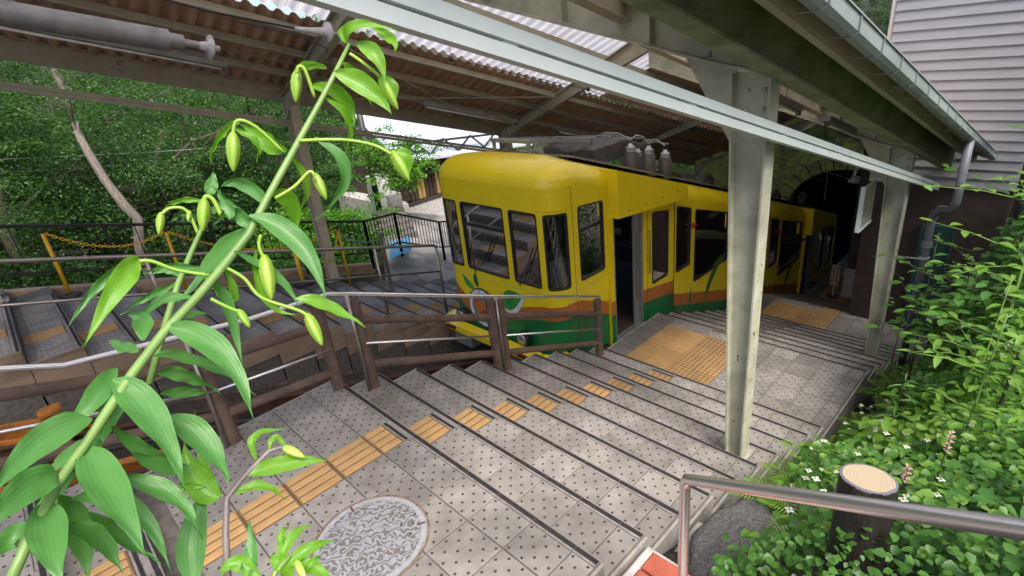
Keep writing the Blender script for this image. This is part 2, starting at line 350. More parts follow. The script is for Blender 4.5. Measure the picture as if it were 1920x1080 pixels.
# ------------------------------------------------------------------ tiles and stairs
_tc = {}
def tile_mesh(wd, dp, kind):
    key = (round(wd, 3), round(dp, 3), kind)
    if key in _tc: return _tc[key]
    b = MB(); g = .0035; x, y = wd / 2 - g, dp / 2 - g
    b.cbox(-x, x, -y, y, -.016, 0, .003)
    if kind == 'studs':
        nx, ny = max(1, round(wd / .05)), max(1, round(dp / .05)); r = .0088
        for i in range(nx):
            for j in range(ny):
                if (i + j) % 2: continue
                cx, cy = (i + .5) * wd / nx - wd / 2, (j + .5) * dp / ny - dp / 2
                b.add([(cx + r * math.cos(k * math.pi / 3), cy + r * math.sin(k * math.pi / 3), .0012) for k in range(6)] + [(cx + r * 1.15 * math.cos(k * math.pi / 3), cy + r * 1.15 * math.sin(k * math.pi / 3), -.0005) for k in range(6)],
                      [(0, 1, 2, 3, 4, 5)] + [(k, (k + 1) % 6, 6 + (k + 1) % 6, 6 + k) for k in range(6)], 1)
        mats = [M['tile'], M['stud']]
    elif kind == 'bars':
        for i in range(4):
            cx = (i + .5) * wd / 4 - wd / 2; b.cbox(cx - .027, cx + .027, -y + .01, y - .01, -.001, .006, .004, 1)
        mats = [M['ytile_base'], M['ytile']]
    elif kind == 'dots':
        for i in range(5):
            for j in range(5):
                cx, cy = (i + .5) * wd / 5 - wd / 2, (j + .5) * dp / 5 - dp / 2
                b.cbox(cx - .0215, cx + .0215, cy - .0215, cy + .0215, -.001, .005, .006, 1)
        mats = [M['ytile_base'], M['ytile']]
    elif kind == 'hatch':
        for i in range(-4, 5):
            c = i * .055
            p, q = (-x + .01, c - .0), (x - .01, c)
            u0, v0 = max(-x + .012, -x + .012), 0
            # short diagonal ribs clipped to the tile
            for k in range(7):
                u = -x + .03 + k * (2 * x - .06) / 6; v = c + (k % 2) * .02
                if abs(v) < y - .02: b.bar((u - .012, v - .012, .001), (u + .012, v + .012, .001), .008, .004, mi=1)
        mats = [M['ytile'], M['ytile_base']]
    elif kind == 'brown':
        mats = [M['tile_brown']]
    else:
        if kind == 'edge':
            for c in (-.055, .0):
                b.box(-x + .05 + c + .03, -x + .075 + c + .03, -y + .01, y - .01, -.001, .0015, 1)
        mats = [M['edge_tile'], M['lip']]
    _tc[key] = b.mesh('tile', mats); return _tc[key]

def nosing_mesh(wd, dp, double):
    key = ('n', round(wd, 3), dp, double)
    if key in _tc: return _tc[key]
    b = MB(); x = wd / 2 - .003
    b.box(-x, x, 0, dp, -.03, -.001, 1)
    if double:
        b.box(-x, x, dp - .034, dp - .010, -.001, .0025, 0); b.box(-x, x, .014, .034, -.001, .0025, 0)
    else:
        b.box(-x, x, dp - .034, dp - .008, -.001, .0025, 0)
    _tc[key] = b.mesh('nosing', [M['nosing'], M['lip']]); return _tc[key]

def tile(parent, x0, x1, y0, y1, z, kind):
    t = link('tile', tile_mesh(x1 - x0, y1 - y0, kind), parent, ((x0 + x1) / 2, (y0 + y1) / 2, z + random.uniform(-.0012, .0012)))
    t.rotation_euler = (random.uniform(-.002, .002), random.uniform(-.002, .002), random.uniform(-.003, .003)); return t

def nosing(parent, x0, x1, y_edge, z, dp=.05, double=False):
    return link('nosing', nosing_mesh(x1 - x0, dp, double), parent, ((x0 + x1) / 2, y_edge - dp, z))

XS = [-1.2, -.9, -.6, -.3, 0, .3, .6, .9, 1.2, 1.5, 1.65]
cols = list(zip(XS, XS[1:]))
# levels: (y_start, y_end, z)
levels = [(-4.2, -1.625 - D, 2 * H), (-1.625 - D, -1.625, H), (-1.625, 0, 0)] + [((k - 1) * D, k * D, -k * H) for k in range(1, 10)]
LP1 = (9 * D, 5.25, -10 * H); levels.append(LP1)
levels += [(5.25 + (k - 1) * D, 5.25 + k * D, -(10 + k) * H) for k in range(1, 8)]
LP2 = (5.25 + 7 * D, 9.35, -18 * H); levels.append(LP2)
levels += [(9.35 + (k - 1) * D, 9.35 + k * D, -(18 + k) * H) for k in range(1, 6)]
LP3 = (9.35 + 5 * D, 16.5, -24 * H - .1); levels.append(LP3)
mb = MB()
for a, c, z in levels:
    xr = 1.65 if c < 9 else 3.2
    mb.box(-1.21, xr + .006, a - .02, c - .004, z - 1.6, z - .014)
stairs = mb.build('stairs', M['grout']); tag(stairs, kind='structure')
mb = MB()                                           # concrete flanks of the stair block
for a, c, z in levels:
    if c > 9.4: continue
    mb.box(1.657, 1.675, a - .01, c - .003, z - .9, z - .012); mb.box(-1.235, -1.212, a - .01, c - .003, z - 2.2, z - .012)
    mb.box(-1.2, 1.66, a - .026, a - .0205, z - .02, z + H - .03)
mb.build('side_facing', M['concrete'], stairs)

for a, c, z in levels:
    flight = abs((c - a) - D) < .01
    if c < -4 or a > 9.5 and not flight and a < LP3[0]: continue
    last = a >= LP3[0] - .01
    for ci, (x0, x1) in enumerate(cols):
        yc = ci == 3
        if flight:
            if a > 9.3: continue
            tile(stairs, x0, x1, a + .004, c - .05 - (.055 if yc else 0), z, 'bars' if yc else 'studs')
            nosing(stairs, x0, x1, c, z, .105 if yc else .05, yc)
        elif not last:
            nosing(stairs, x0, x1, c, z, .105 if yc else .05, yc)
            edge = c - (.105 if yc else .05)
            rows = []; y = c - .277; rows.append((y, edge))
            while y - a > .16: rows.append((max(a + .004, y - .3), y)); y -= .3
            for r0, r1 in rows:
                k = 'studs'
                if yc: k = 'bars'
                if (a, c, z) == LP1 or (a, c, z) == LP2:
                    back = c - .277 if (a, c, z) == LP1 else c - .3
                    if ci == 0: k = 'edge'
                    elif r0 >= back - .01: k = 'bars' if ci == 4 else 'studs'
                    elif ci in (1, 2): k = 'hatch'
                    elif ci in (3, 4): k = 'dots'
                elif not (a, c, z) == levels[2] and yc: k = 'bars'
                tile(stairs, x0, x1, r0, r1, z, k)
# brown tiled lowest platform in front of the booking hall
z = LP3[2]
for i in range(14):
    x0 = -1.2 + i * .3
    for j in range(10):
        y0 = LP3[0] + .02 + j * .3
        tile(stairs, x0, x0 + .3, y0, y0 + .3, z, 'edge' if i == 0 else ('hatch' if i in (1, 2) else 'brown'))

# far platform stairs
FD, FX0, FX1 = .45, -6.2, -3.8
far = MB(); fl = []
for j in range(-6, 24):
    y1 = -1.0 + j * FD; fl.append((y1 - FD, y1, -j * H))
for a, c, z in fl:
    far.box(FX0 - .45, FX1, a - .02, c - .004, z - .75, z - .014)
farst = far.build('platform_steps', M['grout']); tag(farst, kind='structure')
mb = MB()
for a, c, z in fl: mb.box(FX1 + .001, FX1 + .02, a - .01, c - .003, z - .35, z - .012)
mb.build('side_facing', M['soil_wall'], farst)
mb = MB()
for a, c, z in fl: mb.box(FX0 - .45, FX1, a - .0255, a - .0205, z - .02, z + H - .03)
mb.build('riser_facing', M['soil_wall'], farst)
for a, c, z in fl:
    if c < -3 or a > 6: continue
    for i in range(8):
        x0 = FX0 + i * .3; yc = i == 5
        tile(farst, x0, x0 + .3, a + .004, c - .06, z, 'bars' if yc else 'studs')
        nosing(farst, x0, x0 + .3, c, z, .06, False)

# ------------------------------------------------------------------ track pit
def tz(y): return -1.95 - .338 * (y - 3.3)
mb = MB()
mb.add([(-3.9, -8, tz(-8) - .35), (-1.1, -8, tz(-8) - .35), (-1.1, 26, tz(26) - .35), (-3.9, 26, tz(26) - .35)], [(0, 1, 2, 3)])
tb = mb.build('track_bed', M['track']); tag(tb, kind='structure')
for i in range(52):
    y = -6 + i * .6
    s_ = MB(); s_.box(-3.3, -1.75, y - .09, y + .09, tz(y) - .42, tz(y) - .26); s_.build('sleeper', M['wood_dark'], tb)
for x in (-3.0, -2.05):
    s_ = MB(); s_.ibeam((x, -7, tz(-7) - .19), (x, 25, tz(25) - .19), .07, .13); s_.build('rail', M['rust'], tb)
s_ = MB(); s_.tube([(-2.52, -7, tz(-7) - .1), (-2.52, 25, tz(25) - .1)], .022, 8); s_.build('haulage_cable', M['equip_dark'], tb)
# stained retaining wall under the far platform
mb = MB()
n = 60
vs = []; fs = []
for i in range(n + 1):
    y = -8 + i * .5
    zt = -(y + 1.0) / FD * H - .22
    for k in range(6):
        zz = lerp(zt, tz(y) - .5, k / 5)
        vs.append((-3.83 + .02 * mnoise.noise(Vector((y * 1.3, k * .9, 3))) + .006 * k, y, zz))
for i in range(n):
    for k in range(5): fs.append((i * 6 + k, i * 6 + k + 1, (i + 1) * 6 + k + 1, (i + 1) * 6 + k))
mb.add(vs, fs)
rw = mb.build('retaining_wall', M['soil_wall']); tag(rw, 'brown stained concrete wall below the far platform beside the track', 'wall')
# orange steel frame of the track end
rt = empty('buffer_frame', (-2.7, -2.1, -.25), 'orange rusty steel frame lying low in the track pit', 'steel frame')
for nm, a, c, wd, ht in (('beam', (-3.35, -2.9, -.05), (-3.35, -1.65, -.42), .1, .16), ('beam', (-2.2, -2.9, -.05), (-2.2, -1.3, -.55), .1, .16),
                         ('crossbeam', (-3.4, -1.9, -.3), (-2.15, -1.9, -.3), .14, .14), ('crossbeam', (-3.4, -2.5, -.12), (-2.15, -2.5, -.12), .14, .14)):
    mb = MB(); mb.ibeam(a, c, wd, ht, .016); part(nm, mb, M['orange_steel'], rt)
for y, z in ((-2.5, -.1), (-1.9, -.28)):
    for x in (-3.35, -2.2):
        mb = MB(); mb.box(x - .09, x + .09, y - .09, y + .09, z + .08, z + .11); part('gusset_plate', mb, M['orange_steel'], rt)
for x in (-3.1, -2.75, -2.45):
    mb = MB(); mb.bar((x, -2.5, -.12), (x + .12, -1.9, -.3), .05, .05); part('brace', mb, M['orange_steel'], rt)

# ------------------------------------------------------------------ terrain
def bank_z(x, y):
    base = interp(y, [(-6, 1.75), (-.3, -.2), (.2, -.26), (3.5, -1.66), (4.2, -1.84), (5.0, -1.9), (7.9, -3.0), (9.5, -3.2)])
    return base + .62 * max(0, x - 1.7) + .04 * mnoise.noise(Vector((x * 2, y * 2, 0)))
def ter(x, y):
    if x > 1.66:
        z = bank_z(min(x, 3.6), min(y, 8.6)) - .03
        if y > 8.6: z = min(z, -24 * H - .4)
        return z + max(0, x - 3.6) * .3
    if x > -6.7: return tz(max(-12, min(y, 30))) - 2.2
    base = -.34 * max(-25, min(y, 35)) - .75
    dx = -6.7 - x
    if y > 3.4 and dx < 9: return base + (-.02 if dx < 9 else 0) - .02 * dx
    return base - min(.5 * dx, 3.0) + max(0, dx - 14) * .42
xs = sorted(set(list(np.arange(-70, -14, 3.5)) + list(np.arange(-14, -6.2, .55)) + list(np.arange(-6.2, 1.2, 1.2)) + [1.2, 1.65, 1.67] + list(np.arange(1.75, 4.6, .16)) + list(np.arange(4.6, 50, 4))))
ys = sorted(set(list(np.arange(-50, -6, 4)) + list(np.arange(-6, 9.2, .22)) + list(np.arange(9.2, 60, 3))))
vs = [(x, y, ter(x, y)) for y in ys for x in xs]; nx = len(xs)
fs = [(j * nx + i, j * nx + i + 1, (j + 1) * nx + i + 1, (j + 1) * nx + i) for j in range(len(ys) - 1) for i in range(nx - 1)]
mb = MB(); mb.add(vs, fs); g = mb.build('ground', M['soil'], smooth=True); tag(g, kind='structure')
# ------------------------------------------------------------------ cable car
CXL, CXR, CYF, CYB, CR = -3.70, -1.35, 3.10, 14.35, .27
PER, DRP = 3.845, 1.30
car = empty('cable_car', (-2.52, 4.0, -2.2), 'yellow stepped cable car with orange and green stripes standing beside the stairs', 'cable car')
# path of the wall: left side (from the back), front, right side
path = [(CXL, CYB)]; 
def arc(cx, cy, a0, a1, n): return [(cx + CR * math.cos(lerp(a0, a1, i / n)), cy + CR * math.sin(lerp(a0, a1, i / n))) for i in range(n + 1)]
path += [(CXL, CYF + CR + .0001)] + arc(CXL + CR, CYF + CR, math.pi, 1.5 * math.pi, 8) + arc(CXR - CR, CYF + CR, 1.5 * math.pi, 2 * math.pi, 8) + [(CXR, CYB)]
cum = [0]
for a, c in zip(path, path[1:]): cum.append(cum[-1] + math.hypot(c[0] - a[0], c[1] - a[1]))
def pth(s):
    s = max(0, min(cum[-1], s))
    for i in range(len(path) - 1):
        if s <= cum[i + 1] + 1e-9:
            L_ = cum[i + 1] - cum[i]; t_ = (s - cum[i]) / L_ if L_ > 1e-9 else 0
            a, c = path[i], path[i + 1]; dx, dy = c[0] - a[0], c[1] - a[1]; l = math.hypot(dx, dy) or 1
            return (a[0] + dx * t_, a[1] + dy * t_, dy / l, -dx / l)       # point, outward normal
    a = path[-1]; return (a[0], a[1], 1, 0)
def s_right(y): return cum[-1] - (CYB - y)
def s_left(y): return CYB - y
sF0 = CYB - (CYF + CR) + CR * math.pi / 2
def s_front(x): return sF0 + (x - (CXL + CR))
def P3(s, z, off=0.):
    x, y, nx_, ny_ = pth(s); return (x + nx_ * off, y + ny_ * off, z)
def wall_top(y): return min(.88, .71 - .338 * (y - 4.09))
def wall_bot(y): return -1.52 - .338 * max(0, y - 3.7)
def sec(y): return 0 if y < 5.88 else (1 if y < 5.88 + PER else 2)
def stripe(s):
    x, y, nx_, ny_ = pth(s)
    if y < 4.15:   # front and front corner: painted wave
        if x < -2.9: tp = interp(x, [(CXL, -.66), (-3.0, -1.15)])
        else: tp = interp(x, [(-2.9, -1.15), (-2.3, -.90), (-1.7, -.72), (CXR, -.69)])
        if ny_ > -.3 and x > -2: tp = interp(y, [(3.2, -.67), (3.5, -.70), (4.15, -.977)])
        return tp - (.20 if x > -2.3 else interp(x, [(CXL, .26), (-2.3, .18)])), tp
    if y < 5.88: tp = -.977 - .186 * (y - 4.15)
    else: tp = -1.564 - .345 * (y - 5.93)
    return tp - .22, tp
# windows: (s0, s1, zb, ztL, ztR, kind)
wins = []
def addw(s0, s1, zb, tl, tr_, kind): wins.append((s0, s1, zb, tl, tr_, kind))
addw(s_front(-3.40) - .22, s_front(-3.24), -.45, .56, .56, 'fixed')
addw(s_front(-3.13), s_front(-2.26), -.45, .56, .56, 'split')
addw(s_front(-2.14), s_front(-1.65), -.45, .56, .56, 'fixed')
addw(s_front(-1.65) + .11, s_front(-1.65) + .42, -.45, .56, .56, 'fixed')
addw(s_right(3.55), s_right(4.06), -.44, .57, .53, 'split')
for j in range(3):
    dy, dz = j * PER, -j * DRP
    for side in (1, -1):
        S_ = s_right if side > 0 else s_left
        def aw(y0, y1, zb, t0, t1, kind):
            if y1 + dy > CYB - .1: return
            if side > 0: addw(S_(y0 + dy), S_(y1 + dy), zb + dz, t0 + dz, t1 + dz, kind)
            else: addw(S_(y1 + dy), S_(y0 + dy), zb + dz, t1 + dz, t0 + dz, kind)
        if side > 0: aw(4.27, 5.0, -1.66, .24, .24, 'door')
        else: aw(4.27, 5.0, -1.0, .2, .2, 'fixed')
        aw(5.25, 5.70, -1.13, .03, -.05, 'fixed')
        aw(5.95, 6.40, -1.19, -.07, -.20, 'fixed')
        aw(6.55, 7.80, -1.58, -.28, -.66, 'hopper' if side > 0 else 'split')
addw(s_left(4.06), s_left(3.55), -.44, .53, .57, 'split')
wins.sort()
brk = set([0, cum[-1]] + cum)
for w_ in wins: brk |= {w_[0], w_[1]}
for y in (5.88, 5.885, 5.88 + PER, 5.885 + PER): brk |= {s_right(y), s_left(y)}
for y in np.arange(3.5, CYB, .5): brk |= {s_right(y), s_left(y)}
for x in np.arange(-3.3, -1.7, .2): brk.add(s_front(x))
brk = sorted(brk); bl = [brk[0]]
for v in brk[1:]:
    if v - bl[-1] > 1e-4: bl.append(v)
body = MB()
def seg(sa, sb, za0, za1, zb0, zb1, mi):   # quad between sa and sb; z low/high at a and at b
    if max(za1 - za0, zb1 - zb0) < 1e-4: return
    body.add([P3(sa, za0), P3(sb, zb0), P3(sb, zb1), P3(sa, za1)], [(0, 1, 2, 3)], mi)
def band(sa, sb, la, lb, ha, hb):          # fill from low (la, lb) to high (ha, hb), split in stripe colours
    e = 1e-4; oa = stripe(sa + e); ob = stripe(sb - e)
    cl = lambda v, l, h: max(l, min(h, v))
    a1, b1 = cl(oa[0], la, ha), cl(ob[0], lb, hb); a2, b2 = cl(oa[1], la, ha), cl(ob[1], lb, hb)
    seg(sa, sb, la, a1, lb, b1, 2); seg(sa, sb, a1, a2, b1, b2, 1); seg(sa, sb, a2, ha, b2, hb, 0)
for sa, sb in zip(bl, bl[1:]):
    mid = (sa + sb) / 2; ya, yb = pth(sa)[1], pth(sb)[1]
    lo = (wall_bot(ya), wall_bot(yb)); hi = (wall_top(ya), wall_top(yb))
    wn = [w_ for w_ in wins if w_[0] < mid < w_[1]]
    if wn:
        s0, s1, zb, tl, tr_, kd = wn[0]
        ta, tb_ = lerp(tl, tr_, (sa - s0) / (s1 - s0)), lerp(tl, tr_, (sb - s0) / (s1 - s0))
        band(sa, sb, lo[0], lo[1], max(zb, lo[0]), max(zb, lo[1])); band(sa, sb, ta, tb_, hi[0], hi[1])
    else: band(sa, sb, lo[0], lo[1], hi[0], hi[1])
bo = part('body', body, [M['car_yellow'], M['car_orange'], M['car_green']], car, 'auto')
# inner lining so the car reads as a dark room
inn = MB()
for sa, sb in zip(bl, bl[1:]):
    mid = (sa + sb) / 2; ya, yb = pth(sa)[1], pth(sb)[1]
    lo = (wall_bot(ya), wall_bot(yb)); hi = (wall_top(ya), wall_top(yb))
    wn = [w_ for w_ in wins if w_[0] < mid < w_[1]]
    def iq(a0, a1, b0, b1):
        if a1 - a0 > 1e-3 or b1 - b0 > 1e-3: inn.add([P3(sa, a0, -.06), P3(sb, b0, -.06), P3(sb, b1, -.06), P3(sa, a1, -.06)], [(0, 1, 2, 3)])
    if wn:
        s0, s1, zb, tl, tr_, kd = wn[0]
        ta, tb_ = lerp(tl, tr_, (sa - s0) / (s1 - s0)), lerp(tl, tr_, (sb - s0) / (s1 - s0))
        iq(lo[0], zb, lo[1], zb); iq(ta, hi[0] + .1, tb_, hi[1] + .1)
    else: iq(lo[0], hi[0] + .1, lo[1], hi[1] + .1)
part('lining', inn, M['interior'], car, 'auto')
# roof shell: inset loops of the wall path
def roof_mesh():
    r = MB(); ss = bl; A_, B_ = .36, .27; loops = []
    prof = [(0, 0)] + [(A_ * (1 - math.cos(k / 7 * math.pi / 2)), B_ * math.sin(k / 7 * math.pi / 2)) for k in range(1, 8)] + [(.62, .31), (.9, .345), (1.165, .36)]
    for ins, up in prof:
        lp = []
        for s in ss:
            x, y, nx_, ny_ = pth(s)
            if abs(nx_) > 1e-3 and abs(ny_) > 1e-3:
                cx_ = CXR - CR if x > -2.5 else CXL + CR; k_ = max(0., CR - ins) / CR
                X = cx_ + (x - cx_) * k_; Y = CYF + CR + (y - CYF - CR) * k_
            else: X = x - nx_ * ins; Y = y - ny_ * ins
            X = max(CXL + ins, min(CXR - ins, X)); Y = max(CYF + ins, Y)
            zt = wall_top(y) if ins < .01 else wall_top(Y)
            zt = lerp(wall_top(y), min(.88, .71 - .338 * (Y - 4.09)) , min(1, ins / A_))
            lp.append((X, Y, zt + up))
        loops.append(lp)
    vs = [v for lp in loops for v in lp]; n = len(ss); fs = []
    for i in range(len(loops) - 1):
        for k in range(n - 1): fs.append((i * n + k, i * n + k + 1, (i + 1) * n + k + 1, (i + 1) * n + k))
    r.add(vs, fs); return r
part('roof', roof_mesh(), M['car_yellow'], car, True)
# drip rail
dr = MB()
for sa, sb in zip(bl, bl[1:]):
    if s_front(-1.75) < (sa + sb) / 2 < s_right(3.5):
        za, zb = .60, .60
        dr.add([P3(sa, za, .001), P3(sb, zb, .001), P3(sb, zb + .012, .012), P3(sa, za + .012, .012)], [(0, 1, 2, 3)])
part('drip_rail', dr, M['car_yellow'], car)
# windows with gasket and pane
def wloop(s0, s1, zb, tl, tr_, ins, n):
    """rounded outline, follows the wall"""
    pts = []; s0, s1, zb, tl, tr_ = s0 + ins, s1 - ins, zb + ins, tl - ins, tr_ - ins
    r = .045
    for k in range(n + 1): pts.append((lerp(s0 + r, s1 - r, k / n), zb))
    pts += [(s1 - r * .3, zb + r * .3), (s1, zb + r), (s1, tr_ - r), (s1 - r * .3, tr_ - r * .3)]
    for k in range(n + 1): pts.append((lerp(s1 - r, s0 + r, k / n), lerp(tr_, tl, k / n)))
    pts += [(s0 + r * .3, tl - r * .3), (s0, tl - r), (s0, zb + r), (s0 + r * .3, zb + r * .3)]
    return pts
for s0, s1, zb, tl, tr_, kd in wins:
    g_ = MB(); nb = 5 if s1 - s0 < .4 else 2
    fw = .020
    o1 = wloop(s0 - .006, s1 + .006, zb - .006, tl + .006, tr_ + .006, 0, nb); o2 = wloop(s0, s1, zb, tl, tr_, fw - .008, nb)
    n = len(o1)
    vs = [P3(s, z, .008) for s, z in o1] + [P3(s, z, .008) for s, z in o2] + [P3(s, z, -.05) for s, z in o2] + [P3(s, z, -.002) for s, z in o1]
    fs = []
    for k in range(n):
        k2 = (k + 1) % n
        fs += [(k, k2, n + k2, n + k), (n + k, n + k2, 2 * n + k2, 2 * n + k), (3 * n + k, 3 * n + k2, k2, k)]
    g_.add(vs, fs)
    if kd == 'split':
        zm = lerp(zb, max(tl, tr_), .68); a_, c_ = Vector(P3(s0 + .02, zm, -.015)), Vector(P3(s1 - .02, zm, -.015)); g_.bar(a_, c_, .03, .035)
    if kd == 'door':
        dm = MB()
        # door frame and the door leaf slid open behind the wall
        for sx in (s0 + .015, s1 - .02): dm.bar(P3(sx, zb - .05, -.03), P3(sx, tl, -.03), .05, .05, (1, 0, 0))
        dm.bar(P3(s0, zb - .03, -.02), P3(s1, zb - .03, -.02), .12, .04)
        do = part('door', dm, M['galv'], car)
        lf = MB(); ym = pth(s1)[1]; x_ = CXR - .05
        lf.box(x_ - .03, x_, ym - .16, ym + .5, zb, tl - .02); part('door_leaf', lf, M['interior_panel'], car, sub=do)
        gr = MB(); gr.tube([(x_ + .03, ym - .12, zb + .4), (x_ + .03, ym - .12, zb + 1.5)], .013, 8); part('grab_rail', gr, M['stainless_dull'], car, sub=do)
        fl_ = MB(); y0 = pth(s0)[1]
        fl_.box(CXL + .07, CXR - .02, y0 - .9, ym + .85, zb - .06, zb - .02); part('floor', fl_, M['interior_floor'], car)
        continue
    wo = part('window', g_, M['gasket'], car)
    pn = MB(); lp = wloop(s0, s1, zb, tl, tr_, fw - .010, nb)
    mids = [(lerp(a[0], c[0], .5), lerp(a[1], c[1], .5)) for a, c in ((lp[0], lp[-1]),)]
    n_ = len(lp)
    # strips across the pane so that curved windows bend
    ks = nb + 1
    bot = lp[:ks]; top = list(reversed(lp[ks + 4:ks + 4 + ks]))
    bot = [lp[-1]] + bot + [lp[ks]]; top = [lp[ks + 4 + ks]] + top + [lp[ks + 3]]
    bot = [lp[-2]] + bot + [lp[ks + 1]]; top = [lp[2 * ks + 5]] + top + [lp[ks + 2]]
    vs = [P3(s, z, -.02) for s, z in bot] + [P3(s, z, -.02) for s, z in top]; q = len(bot)
    pn.add(vs, [(k, k + 1, q + k + 1, q + k) for k in range(q - 1)])
    part('pane', pn, M['glass'], car, True, sub=wo)
    if kd == 'hopper':
        hp = MB(); zm = lerp(zb, max(tl, tr_), .62)
        a_, c_ = Vector(P3(s0 + .03, zm, 0)), Vector(P3(s1 - .03, zm - .38, 0))
        o_ = Vector((.16, 0, .12))
        hp.add([a_, c_, c_ + o_, a_ + o_, a_ + Vector((0, 0, -.02)), c_ + Vector((0, 0, -.02)), c_ + o_ + Vector((0, 0, -.02)), a_ + o_ + Vector((0, 0, -.02))],
               [(0, 1, 2, 3), (7, 6, 5, 4), (0, 1, 5, 4), (1, 2, 6, 5), (2, 3, 7, 6), (3, 0, 4, 7)])
        part('opened_vent_pane', hp, M['equip_dark'], car, sub=wo)
# door hoods, seams, red lamps, leaf decals
for j in range(3):
    dy, dz = j * PER, -j * DRP
    hd = MB()
    y0, y1 = 4.20 + dy, min(6.02 + dy, CYB - .12); tp = lambda y: .90 + dz - .345 * (y - 4.2 - dy); bt = lambda y: .25 + dz - .1 * (y - 4.2 - dy)
    poly = [(y0, bt(y0)), (y1, bt(y1)), (y1, tp(y1)), (y0, tp(y0))]
    hd.prism(poly, 'x', CXR - .30, CXR + .15)
    ho = part('door_hood', hd, M['car_yellow'], car)
    for k in range(4):
        rv = MB(); y = y0 + .25 + k * .42; z = bt(y) + .07 + k * .03
        if y > y1: continue
        rv.lathe((CXR + .148, y, z), (1, 0, 0), [(.013, 0), (.013, .006)], 8); part('rivet', rv, M['gasket'], car, sub=ho)
    pil = MB(); pil.box(CXR + .001, CXR + .05, 4.12 + dy, 4.21 + dy, -1.75 + dz, .27 + dz)
    if j < 3: part('door_pillar', pil, [M['car_yellow']] if j else [M['car_yellow']], car)
    lowp = MB(); lowp.box(CXR + .0505, CXR + .053, 4.118 + dy, 4.212 + dy, -1.75 + dz, -1.195 + dz); part('pillar_band', lowp, M['car_green'], car)
    lowp = MB(); lowp.box(CXR + .0505, CXR + .053, 4.118 + dy, 4.212 + dy, -1.195 + dz, -.977 + dz); part('pillar_band', lowp, M['car_orange'], car)
    if j < 2:
        sm = MB(); sm.box(CXR, CXR + .006, 5.875 + dy, 5.89 + dy, -2.0 + dz, .1 + dz); part('seam', sm, M['gasket'], car)
        rl = MB(); rl.lathe((CXR + .0, 6.475 + dy, -.52 + dz), (1, 0, 0), [(.045, 0), (.045, .03), (.03, .05), (.005, .06)], 12); part('signal_lamp', rl, M['red'], car, True)
    # painted leaves on the lower side
    for yb_, zb_, yt_, zt_, wd_ in ((6.95, -2.12, 7.75, -1.42, .17), (6.5, -2.03, 6.48, -1.62, .09), (6.2, -1.98, 6.0, -1.78, .08)):
        if yt_ + dy > CYB: continue
        for sc_, mt_, of in ((1.0, 'decal_pale', .003), (.72, 'decal_leafdark', .005)):
            lf = MB(); pa, pb = Vector((yb_ + dy, zb_ + dz)), Vector((yt_ + dy, zt_ + dz)); dd_ = (pb - pa); nn = Vector((-dd_.y, dd_.x)).normalized()
            ol = []
            for k in range(9):
                t_ = k / 8; wv_ = math.sin(math.pi * min(1, t_ ** .8)) * wd_ * sc_; c_ = pa + dd_ * t_ + nn * (.12 * math.sin(math.pi * t_) * dd_.length)
                ol.append((c_ - nn * wv_ / 2, c_ + nn * wv_ / 2))
            vs = [(CXR + of, p_.x, p_.y) for p_, _ in ol] + [(CXR + of, q_.x, q_.y) for _, q_ in ol]
            lf.add(vs, [(k, k + 1, 9 + k + 1, 9 + k) for k in range(8)]); part('painted_leaf', lf, M[mt_], car)
# interior: seats, poles, cab console
for j in range(3):
    dy, dz = j * PER, -j * DRP
    for y, z in ((5.4, -1.9), (6.2, -2.1), (7.1, -2.35), (7.7, -2.5)):
        if y + dy > CYB - .6: continue
        st = MB(); st.cbox(CXL + .1, CXL + 1.0, y + dy, y + .42 + dy, z + dz, z + .45 + dz, .04); st.cbox(CXL + .1, CXL + 1.0, y + dy, y + .1 + dy, z + .45 + dz, z + .95 + dz, .04)
        st.cbox(CXR - .95, CXR - .12, y + dy, y + .42 + dy, z + dz, z + .45 + dz, .04); st.cbox(CXR - .95, CXR - .12, y + dy, y + .1 + dy, z + .45 + dz, z + .95 + dz, .04)
        part('seat_row', st, M['seat_blue'], car, 'auto')
    for x in (-2.2, -2.85):
        po = MB(); po.tube([(x, 5.1 + dy, -1.7 + dz), (x, 5.1 + dy, .3 + dz)], .017, 8); part('grab_pole', po, M['stainless_dull'], car)
cs = MB(); cs.cbox(-3.3, -1.7, 3.28, 3.62, -1.6, -.72, .03); part('driver_console', cs, M['interior_panel'], car)
cs = MB(); cs.box(-2.15, -2.10, 4.05, 4.1, -1.7, .8); cs.box(CXL + .1, -2.1, 4.06, 4.09, -1.7, -.62); part('cab_partition', cs, M['interior'], car)
cs = MB(); cs.box(-2.05, -1.75, 3.65, 3.95, -1.0, -.35); part('cab_cabinet', cs, M['interior_panel'], car)
cs = MB(); cs.lathe((-3.42, 3.32, -.36), (0, 0, 1), [(.05, 0), (.05, .08), (.02, .1)], 10); part('red_lantern', cs, M['red'], car)
for a_, c_ in (((-3.0, 3.16, .42), (-2.4, 3.16, -.3)), ((-1.56, 3.2, .5), (-1.46, 3.3, -.4))):
    wp = MB(); wp.tube([a_, Vector(a_).lerp(Vector(c_), .5) + Vector((.03, 0, -.02)), c_], .005, 5); part('cable', wp, M['galv'], car)
